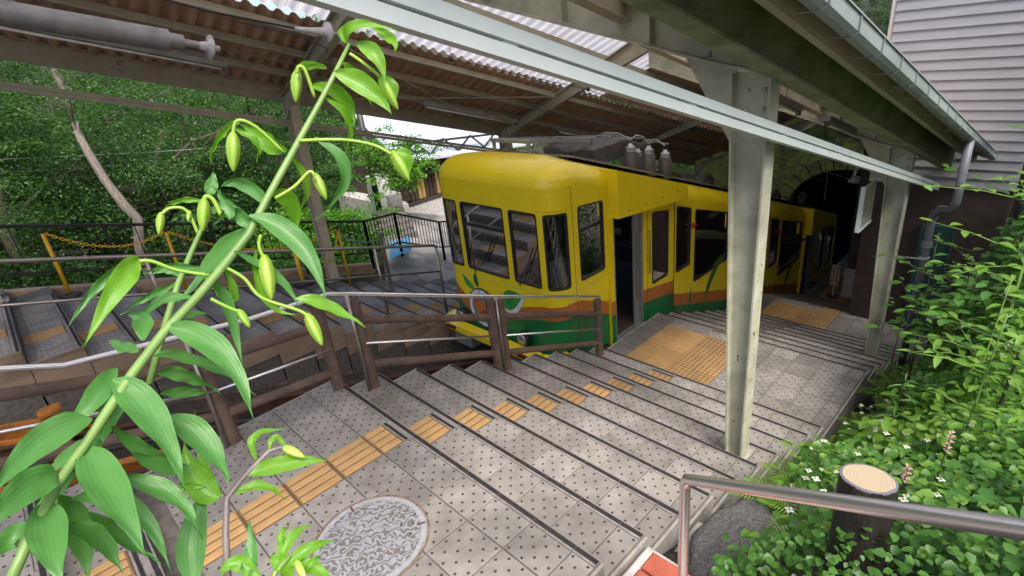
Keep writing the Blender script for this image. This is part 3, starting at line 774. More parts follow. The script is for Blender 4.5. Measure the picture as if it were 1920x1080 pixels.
# bumper, lamps, coupling, badge
bm_ = MB()
pts = [(-3.72, 3.20), (-3.68, 2.98), (-3.50, 2.90), (-1.60, 2.90), (-1.38, 2.98), (-1.34, 3.20)]
for a_, c_ in zip(pts, pts[1:]): bm_.bar((*a_, -1.42), (*c_, -1.42), .17, .10)
part('bumper', bm_, M['car_yellow'], car)
for x in (-3.42, -1.85):
    tl_ = MB(); tl_.cbox(x - .1, x + .1, 2.79, 2.88, -1.43, -1.375, .01); part('marker_lamp', tl_, M['maroon'], car)
cp = MB(); cp.cbox(-3.45, -3.05, 2.88, 3.4, -1.72, -1.50, .03); part('coupling_block', cp, M['galv'], car)
uf = MB(); uf.add([(-3.5, 3.3, -1.68), (-1.55, 3.3, -1.68), (-1.55, 14, -5.35), (-3.5, 14, -5.35), (-3.5, 3.3, -1.95), (-1.55, 3.3, -1.95), (-1.55, 14, -5.6), (-3.5, 14, -5.6)],
                   [(0, 1, 2, 3), (7, 6, 5, 4), (0, 1, 5, 4), (1, 2, 6, 5), (2, 3, 7, 6), (3, 0, 4, 7)]); part('underframe', uf, M['equip_dark'], car)
for x in (-3.36, -2.02):
    hl = MB(); hl.lathe((x, 3.12, -1.27), (0, -1, 0), [(.06, -.03), (.105, .05), (.115, .13), (.105, .15), (.095, .145)], 20); h_ = part('headlight', hl, M['gasket'], car, True)
    hl = MB(); hl.lathe((x, 3.12, -1.27), (0, -1, 0), [(.095, .148), (.07, .162), (.02, .17)], 20); part('lens', hl, M['lens'], car, True, sub=h_)
    hl = MB(); hl.box(x - .03, x + .03, 2.98, 3.13, -1.38, -1.34); part('bracket', hl, M['gasket'], car, sub=h_)
bx0, bz0 = -2.91, -1.07
yb_ = CYF - .02
bd = MB(); bd.lathe((bx0, CYF + .01, bz0), (0, -1, 0), [(.325, 0), (.325, .03)], 36); ba = part('badge', bd, M['decal_black'], car)
bd = MB(); bd.lathe((bx0, CYF - .02, bz0), (0, -1, 0), [(.305, 0), (.305, .004)], 36); part('badge_ring', bd, M['decal_white'], car, sub=ba)
bd = MB(); bd.lathe((bx0, CYF - .024, bz0), (0, -1, 0), [(.235, 0), (.235, .003)], 36); part('badge_rim', bd, M['decal_black'], car, sub=ba)
bd = MB(); bd.lathe((bx0, CYF - .027, bz0), (0, -1, 0), [(.224, 0), (.224, .003)], 36); part('badge_disc', bd, M['decal_blue'], car, sub=ba)
bd = MB(); bd.lathe((bx0 - .05, CYF - .030, bz0 + .02), (0, -1, 0), [(.15, 0), (.15, .003)], 20); part('badge_patch', bd, M['car_orange'], car, sub=ba)
bd = MB(); bd.lathe((bx0 + .03, CYF - .0335, bz0 - .11), (0, -1, 0), [(.09, 0), (.09, .003)], 20); part('badge_patch', bd, M['red'], car, sub=ba)
def text_obj(txt, loc, rot, size, mat, parent_root, sub=None, name='lettering', extr=.001):
    cu = bpy.data.curves.new(name, 'FONT'); cu.body = txt; cu.size = size; cu.align_x = 'CENTER'; cu.align_y = 'CENTER'; cu.extrude = extr
    tmp = bpy.data.objects.new(name, cu); COL.objects.link(tmp); tmp.location = loc; tmp.rotation_euler = rot
    bpy.context.view_layer.update()
    me = bpy.data.meshes.new_from_object(tmp.evaluated_get(bpy.context.evaluated_depsgraph_get())); me.transform(tmp.matrix_world)
    bpy.data.objects.remove(tmp); me.materials.clear(); me.materials.append(mat)
    o = link(name, me); o.parent = sub or parent_root
    o.matrix_parent_inverse = Matrix.Translation(-parent_root.location) if sub is None else Matrix.Identity(4)
    return o
for ch, ang in (('A', 100), ('O', 68), ('B', 36), ('A', 4), ('O', 215), ('M', 255), ('T', 282)):
    a_ = math.radians(ang); r_ = .27
    text_obj(ch, (bx0 + r_ * math.cos(a_), CYF - .0255, bz0 + r_ * math.sin(a_)), (math.pi / 2, -(a_ - math.pi / 2) if ang < 180 else -(a_ + math.pi / 2), 0), .075, M['decal_black'], car, ba)
def front_leaf(p0, p1, wd, mat, off):
    lf = MB(); pa, pb = Vector(p0), Vector(p1); dd_ = pb - pa; nn = Vector((-dd_.y, dd_.x)).normalized(); n = 10; A1 = []; A2 = []
    for k in range(n + 1):
        t_ = k / n; wv_ = math.sin(math.pi * t_ ** .75) * wd; c_ = pa + dd_ * t_ + nn * .1 * math.sin(math.pi * t_) * dd_.length
        A1.append((c_.x - nn.x * wv_ / 2, CYF - off, c_.y - nn.y * wv_ / 2)); A2.append((c_.x + nn.x * wv_ / 2, CYF - off, c_.y + nn.y * wv_ / 2))
    lf.add(A1 + A2, [(k, k + 1, n + 1 + k + 1, n + 1 + k) for k in range(n)]); return part('painted_leaf', lf, mat, car)
front_leaf((-3.08, -.80), (-3.32, -.58), .12, M['decal_leaf'], .003); front_leaf((-2.98, -.74), (-3.0, -.50), .10, M['decal_leafdark'], .005)
front_leaf((-2.42, -.98), (-1.98, -.66), .33, M['decal_white'], .004); front_leaf((-2.44, -.93), (-2.02, -.64), .28, M['decal_leaf'], .006)
front_leaf((-2.42, -.92), (-2.02, -.65), .015, M['decal_leafdark'], .008)
for x0_, x1_ in ((-2.98, -2.55), (-2.05, -1.80)):
    wp_ = MB(); wp_.tube([(x0_, CYF - .012, -.50), (x0_ + .02, CYF - .03, -.42), (lerp(x0_, x1_, .8), CYF - .025, -.12)], .007, 6); wp_.bar((lerp(x0_, x1_, .55), CYF - .02, -.30), (x1_ + .08, CYF - .02, .12), .012, .012); part('wiper', wp_, M['gasket'], car)
for z_ in (-.56,):
    sm = MB()
    for sa, sb in zip(bl, bl[1:]):
        if s_front(-3.45) - .3 < (sa + sb) / 2 < s_right(4.1): sm.add([P3(sa, z_, .0015), P3(sb, z_, .0015), P3(sb, z_ + .006, .0015), P3(sa, z_ + .006, .0015)], [(0, 1, 2, 3)])
    part('panel_seam', sm, M['steel_dull'], car)
for y_ in (3.44, 5.12, 7.95, 9.0, 11.75):
    sm = MB(); zt_ = wall_top(y_) - .02; sm.box(CXR, CXR + .0025, y_ - .003, y_ + .003, wall_bot(y_), zt_); part('panel_seam', sm, M['equip_dark'], car)
for j in range(3):
    hb = MB(); y_ = 5.12 + j * PER; z_ = -.55 - j * DRP; hb.tube([(CXR, y_, z_ - .35), (CXR + .045, y_, z_ - .33), (CXR + .045, y_, z_ + .33), (CXR, y_, z_ + .35)], .011, 8); part('grab_handle', hb, M['stainless_dull'], car, True)
    vg = MB(); y_ = 7.2 + j * PER; z_ = wall_top(y_) - .13
    if y_ < CYB - .4:
        for q in range(4): vg.box(CXR, CXR + .012, y_ - .16, y_ + .16, z_ - q * .02 - .05, z_ - q * .02 - .042)
        part('vent_grille', vg, M['equip_dark'], car)
# roof equipment
def ry(y): return wall_top(y) + .33
rd = MB(); rd.add([(-3.3, 4.0, ry(4.0)), (-1.75, 4.0, ry(4.0)), (-1.75, 14, ry(14)), (-3.3, 14, ry(14)), (-3.3, 4.0, ry(4) + .03), (-1.75, 4.0, ry(4) + .03), (-1.75, 14, ry(14) + .03), (-3.3, 14, ry(14) + .03)],
                  [(4, 5, 6, 7), (0, 1, 5, 4), (1, 2, 6, 5), (2, 3, 7, 6), (3, 0, 4, 7)]); part('roof_deck', rd, M['roofdeck'], car)

for x in (-3.15, -2.45):
    fr_ = MB(); fr_.bar((x, 3.9, 1.27), (x, 5.3, 1.05), .05, .05)
    for y in (3.9, 4.6, 5.3): fr_.bar((x, y, 1.27 - (y - 3.9) * .157), (x, y, ry(y)), .04, .04, (1, 0, 0))
    part('roof_frame', fr_, M['galv'], car)
for y, z in ((3.9, 1.27), (5.3, 1.05)):
    fr_ = MB(); fr_.bar((-3.2, y, z), (-2.4, y, z), .05, .05); part('roof_frame', fr_, M['galv'], car)
eb = MB(); eb.cbox(-3.2, -2.2, 5.0, 6.0, .72, .98, .03); part('roof_box', eb, M['equip'], car)
eb = MB(); eb.lathe((-2.25, 4.55, ry(4.55) + .03), (0, 0, 1), [(.02, 0), (.03, .1), (.16, .11), (.14, .14), (.03, .19)], 14); part('roof_vent', eb, M['equip_dark'], car, True)
for x, y in ((-2.6, 5.55), (-2.05, 5.75), (-1.85, 5.95), (-2.35, 6.4), (-1.8, 6.35)):
    cy_ = MB(); zb_ = ry(y) - .02; cy_.lathe((x, y, zb_), (0, 0, 1), [(.105, 0), (.105, .30), (.085, .33)], 16); c_ = part('canister', cy_, M['equip'], car, 'auto')
    cy_ = MB(); cy_.lathe((x, y, zb_ + .33), (0, 0, 1), [(.05, 0), (.085, .015), (.05, .03), (.085, .045), (.05, .06), (.085, .075), (.04, .09), (.03, .13)], 14); part('insulator', cy_, M['porcelain'], car, True, sub=c_)
for a_, c_ in (((-2.6, 5.55, 1.02), (-2.05, 5.75, .97)), ((-2.05, 5.75, .97), (-1.85, 5.95, .88)), ((-2.35, 6.4, .75), (-1.8, 6.35, .78)), ((-2.6, 5.55, 1.02), (-2.35, 6.4, .75))):
    br_ = MB(); A_, B_ = Vector(a_), Vector(c_); br_.tube([A_, A_.lerp(B_, .3) + Vector((0, 0, .09)), A_.lerp(B_, .7) + Vector((0, 0, .09)), B_], .014, 6); br_.tube([A_ + Vector((.03, .05, .02)), A_.lerp(B_, .5) + Vector((.03, .05, .05)), B_ + Vector((.03, .05, .02))], .01, 6); part('busbar', br_, M['galv'], car)
for j in (1, 2):
    for x in (-2.9, -2.0):
        for off in (2.9, 3.5):
            y = off + j * PER
            hr = MB(); z = ry(y); hr.tube([(x, y, z), (x, y, z + .16), (x, y + .55, z + .16 - .18), (x, y + .55, z - .18)], .014, 8); part('roof_rail', hr, M['stainless_dull'], car)
    y = 5.6 + j * PER
    for x in (-2.6, -1.95):
        cy_ = MB(); zb_ = ry(y); cy_.lathe((x, y, zb_), (0, 0, 1), [(.1, 0), (.1, .24), (.05, .26), (.08, .28), (.04, .3), (.08, .32), (.03, .36)], 14); part('canister', cy_, M['equip'], car, 'auto')
# ------------------------------------------------------------------ station canopy
can = empty('platform_canopy', (-2.3, 2.2, -1.0), 'long gabled platform canopy with green steel frame and brown corrugated roof', 'canopy')
def zR(y): return 2.78 - .303 * y        # underside of the eave beam, stair side
def zL(y): return 2.70 - .290 * y        # the same, far side
def pR(x, y): return 3.13 + .33 * (1.39 - x) - .30 * y
def pL(x, y): return 2.95 + .41 * (x + 5.95) - .295 * y
Y0, Y1 = -4.5, 15.3
def corr_sheet(x0, x1, y0, y1, pf, dz, pitch=.18, amp=.028, rows=2):
    n = int((y1 - y0) / pitch * 10); r = MB(); vs = []
    for k in range(rows + 1):
        x = lerp(x0, x1, k / rows)
        for i in range(n + 1):
            y = y0 + (y1 - y0) * i / n; s_ = math.sin(2 * math.pi * y / pitch); s_ = max(-.8, min(.8, s_ * 1.15))
            vs.append((x, y, pf(x, y) + dz + amp * s_))
    m_ = n + 1; fs = [(k * m_ + i, k * m_ + i + 1, (k + 1) * m_ + i + 1, (k + 1) * m_ + i) for k in range(rows) for i in range(n)]
    r.add(vs, fs); return r
W_ = .9; ns = int((Y1 - Y0) / W_)
for i in range(ns):
    y0 = Y0 + i * W_; y1 = y0 + W_ + .03; e = (i % 2) * .004
    part('roof_sheet', corr_sheet(-6.28, -4.25, y0, y1, pL, .02 + e), M['roof_brown'], can, 'auto')
    part('upper_sheet', corr_sheet(-4.40, -2.30, y0, y1, pL, .17 + e), M['translucent'] if y1 < 8.6 else M['roof_brown'], can, 'auto')  # skylights; low-end ones made opaque brown to darken the lower landing
    part('upper_sheet', corr_sheet(-2.36, .82 if y1 < 9.2 else .40, y0, y1, pR, .12 + e), M['translucent'] if y1 < 8.6 else M['roof_brown'], can, 'auto')  # stair-side skylights, likewise opaque at the low end to cut the light
    if y1 < 9.2: part('roof_sheet', corr_sheet(.70, 2.0, y0, y1, pR, .02 + e), M['roof_brown'], can, 'auto')
for x in (-6.05, -5.45, -4.9, -4.38):
    b_ = MB(); b_.bar((x, Y0, pL(x, Y0) - .06), (x, Y1, pL(x, Y1) - .06), .05, .09, (.38, 0, -.92)); b_.bar((x + .03, Y0, pL(x, Y0) - .1), (x + .03, Y1, pL(x, Y1) - .1), .06, .012)
    part('purlin', b_, M['steel_dull'], can)
for x in (-3.3, -2.5, -2.1, -1.2, -.35, .5, 1.2, 1.8):
    f_ = pL if x < -2.3 else pR; u_ = .11 if x < -2.3 else .04
    if x > .7: u_ = -.06
    ye = Y1 if x < .4 else 9.0
    b_ = MB(); b_.bar((x, Y0, f_(x, Y0) + u_), (x, ye, f_(x, ye) + u_), .05, .1); part('purlin', b_, M['steel_dull'], can)
for x, y_, h_ in ((.35, 0, .2), (-.9, 0, .16)):
    b_ = MB(); b_.ibeam((x, Y0, pR(x, Y0) - .16), (x, Y1, pR(x, Y1) - .16), .12, h_, .014); part('ceiling_beam', b_, M['steel_dull'], can)
# eave beams and paired rails
b_ = MB(); b_.ibeam((1.53, Y0, zR(Y0) + .15), (1.53, 9.1, zR(9.1) + .15), .15, .30, .014); part('eave_beam', b_, M['steel_mossy'], can)
b_ = MB(); b_.ibeam((1.70, Y0, zR(Y0) + .38), (1.70, 9.1, zR(9.1) + .38), .09, .13, .012); part('eave_beam', b_, M['steel_mossy'], can)
b_ = MB(); b_.ibeam((-6.02, Y0, zL(Y0) + .13), (-6.02, Y1, zL(Y1) + .13), .14, .26, .014); part('eave_beam', b_, M['steel_dull'], can)

for dz_, nm in ((.0, 'rail_bar'), (.056, 'rail_bar')):
    b_ = MB(); b_.bar((1.60, -3.5, 2.378 + 3.5 * .298 + dz_), (1.60, 7.75, 2.378 - 7.75 * .298 + dz_), .055, .042); part(nm, b_, M['steel_skylit'], can)
    b_ = MB(); b_.bar((-6.08, -4, 2.36 + 4 * .295 + dz_), (-6.08, 15.2, 2.36 - 15.2 * .295 + dz_), .055, .047); part(nm, b_, M['steel_dull'], can)
for y in (-.25, .9, 2.05, 3.2, 4.4, 5.6, 6.8):
    b_ = MB(); b_.box(1.58, 1.615, y - .03, y + .03, 2.39 - .298 * y, 2.43 - .298 * y); part('rail_spacer', b_, M['steel_skylit'], can)
# columns (tapered H section) and rafters
def column(y, side, zb):
    zt = (zR(y) if side > 0 else zL(y)) + .05
    xo = 1.46 if side > 0 else -5.98; s_ = side; w0, w1 = .11, .24
    if side < 0: w0, w1 = .12, .24
    c = MB(); t_ = .012
    c.prism([(xo, zb), (xo - s_ * w0, zb), (xo - s_ * w1, zt), (xo, zt)], 'y', y - t_ / 2, y + t_ / 2)
    c.box(min(xo, xo + s_ * .014), max(xo, xo + s_ * .014), y - .075, y + .075, zb, zt)
    c.add([(xo - s_ * w0, y - .075, zb), (xo - s_ * w0, y + .075, zb), (xo - s_ * w1, y + .075, zt), (xo - s_ * w1, y - .075, zt),
           (xo - s_ * (w0 + .014), y - .075, zb), (xo - s_ * (w0 + .014), y + .075, zb), (xo - s_ * (w1 + .014), y + .075, zt), (xo - s_ * (w1 + .014), y - .075, zt)],
          [(0, 1, 2, 3), (7, 6, 5, 4), (0, 1, 5, 4), (1, 2, 6, 5), (2, 3, 7, 6), (3, 0, 4, 7)])
    co = part('column', c, M['steel_paint'] if side > 0 else M['steel_dull'], can)
    bp_ = MB(); x0, x1 = sorted((xo + s_ * .03, xo - s_ * (w0 + .04))); bp_.box(x0, x1, y - .13, y + .13, zb - .01, zb + .012); part('base_plate', bp_, M['concrete'], can, sub=co)
    return co
for y, zb in ((2.2, -6 * H), (6.67, -14 * H)):
    co = column(y, 1, zb)
    for k in range(4):                                   # bolts at the head
        b_ = MB(); x = 1.46 - .05 - (k % 2) * .11; z = zR(y) - .06 - (k // 2) * .12
        b_.lathe((x, y - .006, z), (0, -1, 0), [(.016, 0), (.016, .016), (.008, .02)], 6); part('bolt', b_, M['steel_paint'], can, sub=co)
    b_ = MB()                                            # rust chips
    for k in range(5 if y < 3 else 14):
        z = zb + (.95, .99, 1.04, .35, 1.0)[k] if y < 3 else zb + random.uniform(.55, .75) if k < 9 else random.uniform(zb + .1, zb + 1.6); x = 1.46 - random.uniform(.02, .10) if y > 3 else 1.46 - random.choice([.10, .09, .02])
        sz = random.uniform(.003, .012)
        n_ = 7; b_.add([(x + sz * random.uniform(.5, 1.2) * math.cos(q * 2 * math.pi / n_), y - .0075 - .0005 * k, z + 1.5 * sz * random.uniform(.5, 1.2) * math.sin(q * 2 * math.pi / n_)) for q in range(n_)], [tuple(range(n_))])
    for k in range(12):
        z = random.uniform(zb + .1, zb + 1.9); yy = y + random.uniform(-.065, .065); sz = random.uniform(.004, .012)
        b_.add([(1.4755, yy + sz * random.uniform(.5, 1.2) * math.cos(q), z + 1.6 * sz * random.uniform(.5, 1.2) * math.sin(q)) for q in (0, 1, 2, 3, 4, 5)], [(0, 1, 2, 3, 4, 5)])
    part('rust_chips', b_, M['rust'], can, sub=co)
for y, zb in ((-2.0, 2 * H), (2.2, -6 * H), (6.67, -16 * H), (11.1, -24 * H), (15.2, -34 * H)): column(y, -1, zb)
def rafter(y, bot, top, wd=.16):
    r = MB(); poly = bot + list(reversed(top)); r.prism(poly, 'y', y - .007, y + .007)
    for a, c in zip(bot, bot[1:]): r.bar((a[0], y, a[1]), (c[0], y, c[1]), wd, .016)
    for a, c in zip(top, top[1:]): r.bar((a[0], y, a[1] + .004), (c[0], y, c[1] + .004), wd, .016)
    return r
for y in (-2.1, 2.2, 6.67, 11.1, 15.2):
    a = zR(y) + .06
    if y < 9: part('rafter', rafter(y, [(1.46, a - .02), (1.1, a + .06), (-2.3, a + .06 + (.28 if y < 3 else .325) * 3.4)], [(1.46, pR(1.46, y) - .13), (1.1, pR(1.1, y) - .13), (-2.3, pR(-2.3, y) - .02)]), M['steel_paint'], can)
    part('rafter', rafter(y, [(-5.98, zL(y) - .25), (-5.55, zL(y) + .1), (-4.9, zL(y) + .38), (-2.3, pL(-2.3, y) - .28)], [(-5.98, pL(-5.98, y) - .13), (-5.55, pL(-5.55, y) - .13), (-4.9, pL(-4.9, y) - .13), (-2.3, pL(-2.3, y) + .02)]), M['steel_paint'] if y < 3 else M['steel_dull'], can)
    if y > 9: continue
    g_ = MB(); g_.prism([(1.46 - .24, a - .5), (1.46 - .24, a + .05), (.85, a + .1)], 'y', y - .006, y + .006); part('knee_plate', g_, M['steel_paint'], can)
    for x in (.6, -.2, -1.1):
        g_ = MB(); g_.box(x - .006, x + .006, y - .08, y - .008, a + .08 + .28 * (1.1 - x), pR(x, y) - .14); part('web_stiffener', g_, M['steel_paint'], can)
    for k in range(3):
        g_ = MB(); x = 1.28 - k * .13; g_.lathe((x, y - .007, a + .12), (0, -1, 0), [(.02, 0), (.02, .018), (.01, .024)], 8); part('bolt', g_, M['steel_dull'], can)
for x0_, ya, x1_, yb in ((-5.9, 2.3, -4.2, 6.5), (-4.2, 2.3, -5.9, 6.5), (.3, 2.3, 1.4, 6.5)):
    b_ = MB(); f_ = pL if x0_ < -2 else pR; b_.tube([(x0_, ya, f_(x0_, ya) - .2), (x1_, yb, f_(x1_, yb) - .2)], .008, 5); part('tie_rod', b_, M['steel_dull'], can)
# gutter with brackets
gz = lambda y: 2.83 - .29 * y
gt = MB(); prof = [(1.975, .09), (1.98, .02), (1.99, 0), (2.03, 0), (2.05, .02), (2.055, .09), (2.067, .095), (2.067, .087)]
vs = [(x, y, gz(y) + z) for y in (Y0, 8.9) for x, z in prof]; n_ = len(prof)
gt.add(vs, [(k, k + 1, n_ + k + 1, n_ + k) for k in range(n_ - 1)]); go = part('gutter', gt, M['gutter'], can)
sm_ = go.modifiers.new('thickness', 'SOLIDIFY'); sm_.thickness = .004
for k in range(24):
    y = -1.5 + k * .45
    b_ = MB(); b_.bar((2.062, y, gz(y) + .1), (2.062, y, gz(y) + .015), .014, .004, (1, 0, 0)); b_.bar((2.062, y, gz(y) + .015), (2.03, y, gz(y) - .006), .014, .004, (1, 0, 0)); b_.bar((2.03, y, gz(y) - .006), (1.93, y, gz(y) - .006), .014, .004)
    b_.bar((2.06, y, gz(y) + .10), (1.96, y, gz(y) + .105), .014, .005); part('gutter_bracket', b_, M['galv'], can, sub=go)
for y in (1.0, 3.4, 5.8):
    b_ = MB(); b_.bar((1.75, y, pR(1.75, y) - .1), (1.975, y, gz(y) + .05), .02, .02); part('eave_strut', b_, M['steel_mossy'], can)
# downpipe
dpo = empty('downpipe', (1.76, 6.75, -2.4), 'grey plastic downpipe with elbow beside the second column', 'downpipe')
b_ = MB(); b_.tube([(2.01, 6.35, gz(6.35) + .02), (2.01, 6.37, .28), (1.98, 6.42, .17), (1.84, 6.66, .10), (1.78, 6.75, .02), (1.76, 6.78, -.1), (1.76, 6.78, -2.6)], .046, 14); part('pipe', b_, M['pvc'], dpo, True)
for z in (-.45, -1.75):
    b_ = MB(); b_.lathe((1.76, 6.78, z), (0, 0, 1), [(.06, 0), (.06, .07)], 14); part('socket', b_, M['pvc'], dpo, 'auto')
b_ = MB(); b_.bar((1.76, 6.72, -.6), (1.47, 6.68, -.6), .03, .012); b_.lathe((1.76, 6.78, -.615), (0, 0, 1), [(.062, 0), (.062, .03)], 14); part('clamp', b_, M['galv'], dpo)
# fluorescent fittings
def fitting(x, y0, y1, f_, drop, label):
    r = empty('fluorescent_fitting', (x, (y0 + y1) / 2, f_(x, (y0 + y1) / 2) - drop), label, 'light fitting', 'tube lights under the canopy')
    a, c = Vector((x, y0, f_(x, y0) - drop)), Vector((x, y1, f_(x, y1) - drop)); d_ = (c - a).normalized()
    b_ = MB(); b_.bar(a, c, .09, .06); part('housing', b_, M['interior_panel'], r)
    b_ = MB(); b_.tube([a + d_ * .06 + Vector((0, 0, -.055)), c - d_ * .06 + Vector((0, 0, -.055))], .016, 8); part('tube', b_, M['white'], r, True)
    for p_ in (a + d_ * .03, c - d_ * .03):
        b_ = MB(); b_.bar(p_ + Vector((0, 0, -.02)), p_ + Vector((0, 0, -.085)), .05, .03, (0, 1, 0)); part('lamp_holder', b_, M['equip'], r)
    for t_ in (.2, .8):
        b_ = MB(); p_ = a.lerp(c, t_); b_.tube([p_, p_ + Vector((0, 0, drop - .02))], .006, 5); part('hanger', b_, M['galv'], r)
fitting(-5.2, -1.2, 1.2, pL, .25, 'unlit tube light under the brown roof above the yellow chain posts')
fitting(-5.2, 4.2, 6.4, pL, .25, 'unlit tube light under the brown roof behind the cable car front')
fitting(.55, 3.2, 5.3, pR, .32, 'unlit tube light beyond the first stair column')
fitting(.75, 5.6, 7.6, pR, .32, 'unlit tube light near the second stair column')
fitting(-5.2, 7.6, 8.9, pL, .25, 'unlit tube light at the low end of the brown roof')
# tension cylinder, insulators and overhead lines
tcy = empty('tension_cylinder', (-3.5, -.5, 3.0), 'long grey steel cylinder ending in a white insulator under the roof', 'cylinder')
a, c = Vector((-3.5, -2.6, 3.57)), Vector((-3.5, .16, 2.885)); d_ = (c - a).normalized()
b_ = MB(); b_.lathe(a, d_, [(.1, 0), (.1, (c - a).length)], 20); part('cylinder', b_, M['galv'], tcy, 'auto')
b_ = MB(); b_.lathe(c, d_, [(.075, 0), (.075, .13), (.04, .135), (.04, .26)], 16); part('end_cap', b_, M['galv'], tcy, 'auto')
b_ = MB(); b_.lathe(c + d_ * .26, d_, [(.03, 0), (.045, .04), (.05, .09), (.115, .10), (.12, .12), (.1, .135), (.03, .14), (.03, .2)], 18); part('insulator', b_, M['porcelain'], tcy, True)
b_ = MB(); p_ = a.lerp(c, .62) + Vector((0, 0, .1)); b_.bar(p_, p_ + Vector((0, 0, .5)), .03, .03, (1, 0, 0)); part('hanger_bracket', b_, M['galv'], tcy)
def wire(name, pts, r, label, mat='equip_dark', cat='wire', extra=None):
    b_ = MB(); b_.tube(pts, r, 5); o = b_.build(name, M[mat]); tag(o, label, cat); return o
e1 = c + d_ * .46
wire('overhead_wire', [e1, e1 + Vector((-.1, 1.6, -.45)), (-3.9, 8.5, .7)], .007, 'thin dark wire running on from the cylinder insulator below the roof')
ins2 = empty('line_insulator', (-3.5, 1.9, 2.86), 'white disc insulator with black cable held beside a rafter', 'insulator')
d2 = Vector((0, 1, -.16)).normalized(); p2 = Vector((-3.5, 1.75, 2.87))
b_ = MB(); b_.lathe(p2, d2, [(.02, -.3), (.03, -.12), (.045, 0), (.05, .07), (.11, .08), (.115, .1), (.1, .115), (.03, .12), (.02, .2)], 18); part('insulator', b_, M['porcelain'], ins2, True)
b_ = MB(); b_.tube([p2 - d2 * 2.6 + Vector((.25, 0, .25)), p2 - d2 * 1.2 + Vector((.08, 0, .06)), p2 - d2 * .25], .012, 6); b_.tube([p2 - d2 * .9, p2 - d2 * .3 + Vector((0, 0, -.06)), p2 + Vector((-.02, .05, -.18)), p2 + Vector((-.02, .06, -.5)), p2 + Vector((-.06, 0, -.7))], .008, 6); part('cable', b_, M['dark_metal'], ins2, True)
wire('contact_line', [p2 + d2 * .2, (-3.5, 6.6, 1.65), (-3.5, 13, -.6), (-3.2, 19, -2.9)], .006, 'thin contact line running above the cable car to the tunnel')
for k, y in enumerate((3.6, 6.6, 8.6)):
    z = interp(y, [(1.95, 2.83), (6.6, 1.65), (13, -.6)])
    r = empty('line_hanger', (-3.5, y, z), 'small black drop hanger on the overhead line ' + ('near the white disc insulator', 'beside the middle rafter', 'past the last rafter')[k], 'hanger')
    b_ = MB(); b_.tube([(-3.5, y, z + .35), (-3.5, y, z)], .004, 5); part('rod', b_, M['galv'], r)
    b_ = MB(); b_.lathe((-3.5, y, z - .03), (0, 0, 1), [(.02, 0), (.035, .02), (.035, .05), (.015, .07)], 10); part('clip', b_, M['dark_metal'], r)
tih = empty('tunnel_insulator', (-.9, 13.5, -1.2), 'white insulator on a pale bracket hanging in front of the dark tunnel', 'insulator')
b_ = MB(); b_.bar((-.75, 13.5, -.6), (-.9, 13.5, -1.25), .06, .06); part('bracket', b_, M['white'], tih)
b_ = MB(); b_.lathe((-.85, 13.5, -1.42), (0, 0, 1), [(.05, 0), (.17, .02), (.17, .05), (.08, .07), (.12, .1), (.12, .13), (.05, .16)], 14); part('insulator', b_, M['porcelain'], tih, True)
b_ = MB(); b_.tube([(-.85, 13.5, -1.38), (-2.0, 13.2, -1.0), (-3.4, 12.6, -.5)], .012, 6); b_.tube([(-1.45, 13.35, -1.2), (-1.45, 13.35, -1.9)], .014, 6); part('span_wire', b_, M['galv'], tih)
# ------------------------------------------------------------------ log railing on the near stairs
lr = empty('log_railing', (-1.05, .7, -.4), 'brown log railing with steel handrail along the stair edge above the track', 'railing')
RX = -1.05
top = [(-4.0, 1.95), (-1.95, 1.16), (-1.62, 1.02), (-.55, .87), (.05, .83), (.23, .76), (1.76, .127), (3.50, -.57)]
tzr = lambda y: interp(y, top)
def wob(p, q, r, name, mat='log'):
    b_ = MB(); n = 7; P_, Q_ = Vector(p), Vector(q)
    b_.tube([P_.lerp(Q_, k / n) + Vector((random.uniform(-1, 1), random.uniform(-1, 1), random.uniform(-1, 1))) * r * .05 for k in range(n + 1)], [r * random.uniform(.95, 1.05) for k in range(n + 1)], 12)
    return part(name, b_, M[mat], lr, 'auto')
posts = [(-2.75, 2 * H), (-.93, 0), (-.06, 0), (.25, -H), (1.70, -5 * H), (1.83, -5 * H), (3.48, -9 * H)]
for y, zb in posts: wob((RX, y, zb - .02), (RX, y, tzr(y) - .05), .05, 'post')
for (a, _), (c, _) in ((posts[0], posts[1]), (posts[1], posts[2]), (posts[3], posts[4]), (posts[5], posts[6])):
    za, zc = tzr(a), tzr(c)
    if a < -2: za = 1.47
    wob((RX, a, za - .24), (RX, c, zc - .24), .037, 'log_rail'); wob((RX, a, za - .68), (RX, c, zc - .68), .037, 'log_rail')
    b_ = MB(); b_.tube([(RX + .05, a, za - .45), (RX + .05, c, zc - .45)], .012, 8); part('thin_rail', b_, M['stainless'], lr, True)
b_ = MB(); b_.tube([(RX, y, z) for y, z in top] + [(RX, 3.53, -.60), (RX, 3.53, -.68)], .019, 12); part('handrail', b_, M['stainless'], lr, 'auto')
for y, zb in ((-.99, 0), (.19, -H), (1.765, -5 * H)):
    b_ = MB(); b_.tube([(RX + .03, y, zb), (RX + .03, y, tzr(y))], .016, 10); part('steel_post', b_, M['stainless_dull'], lr, True)
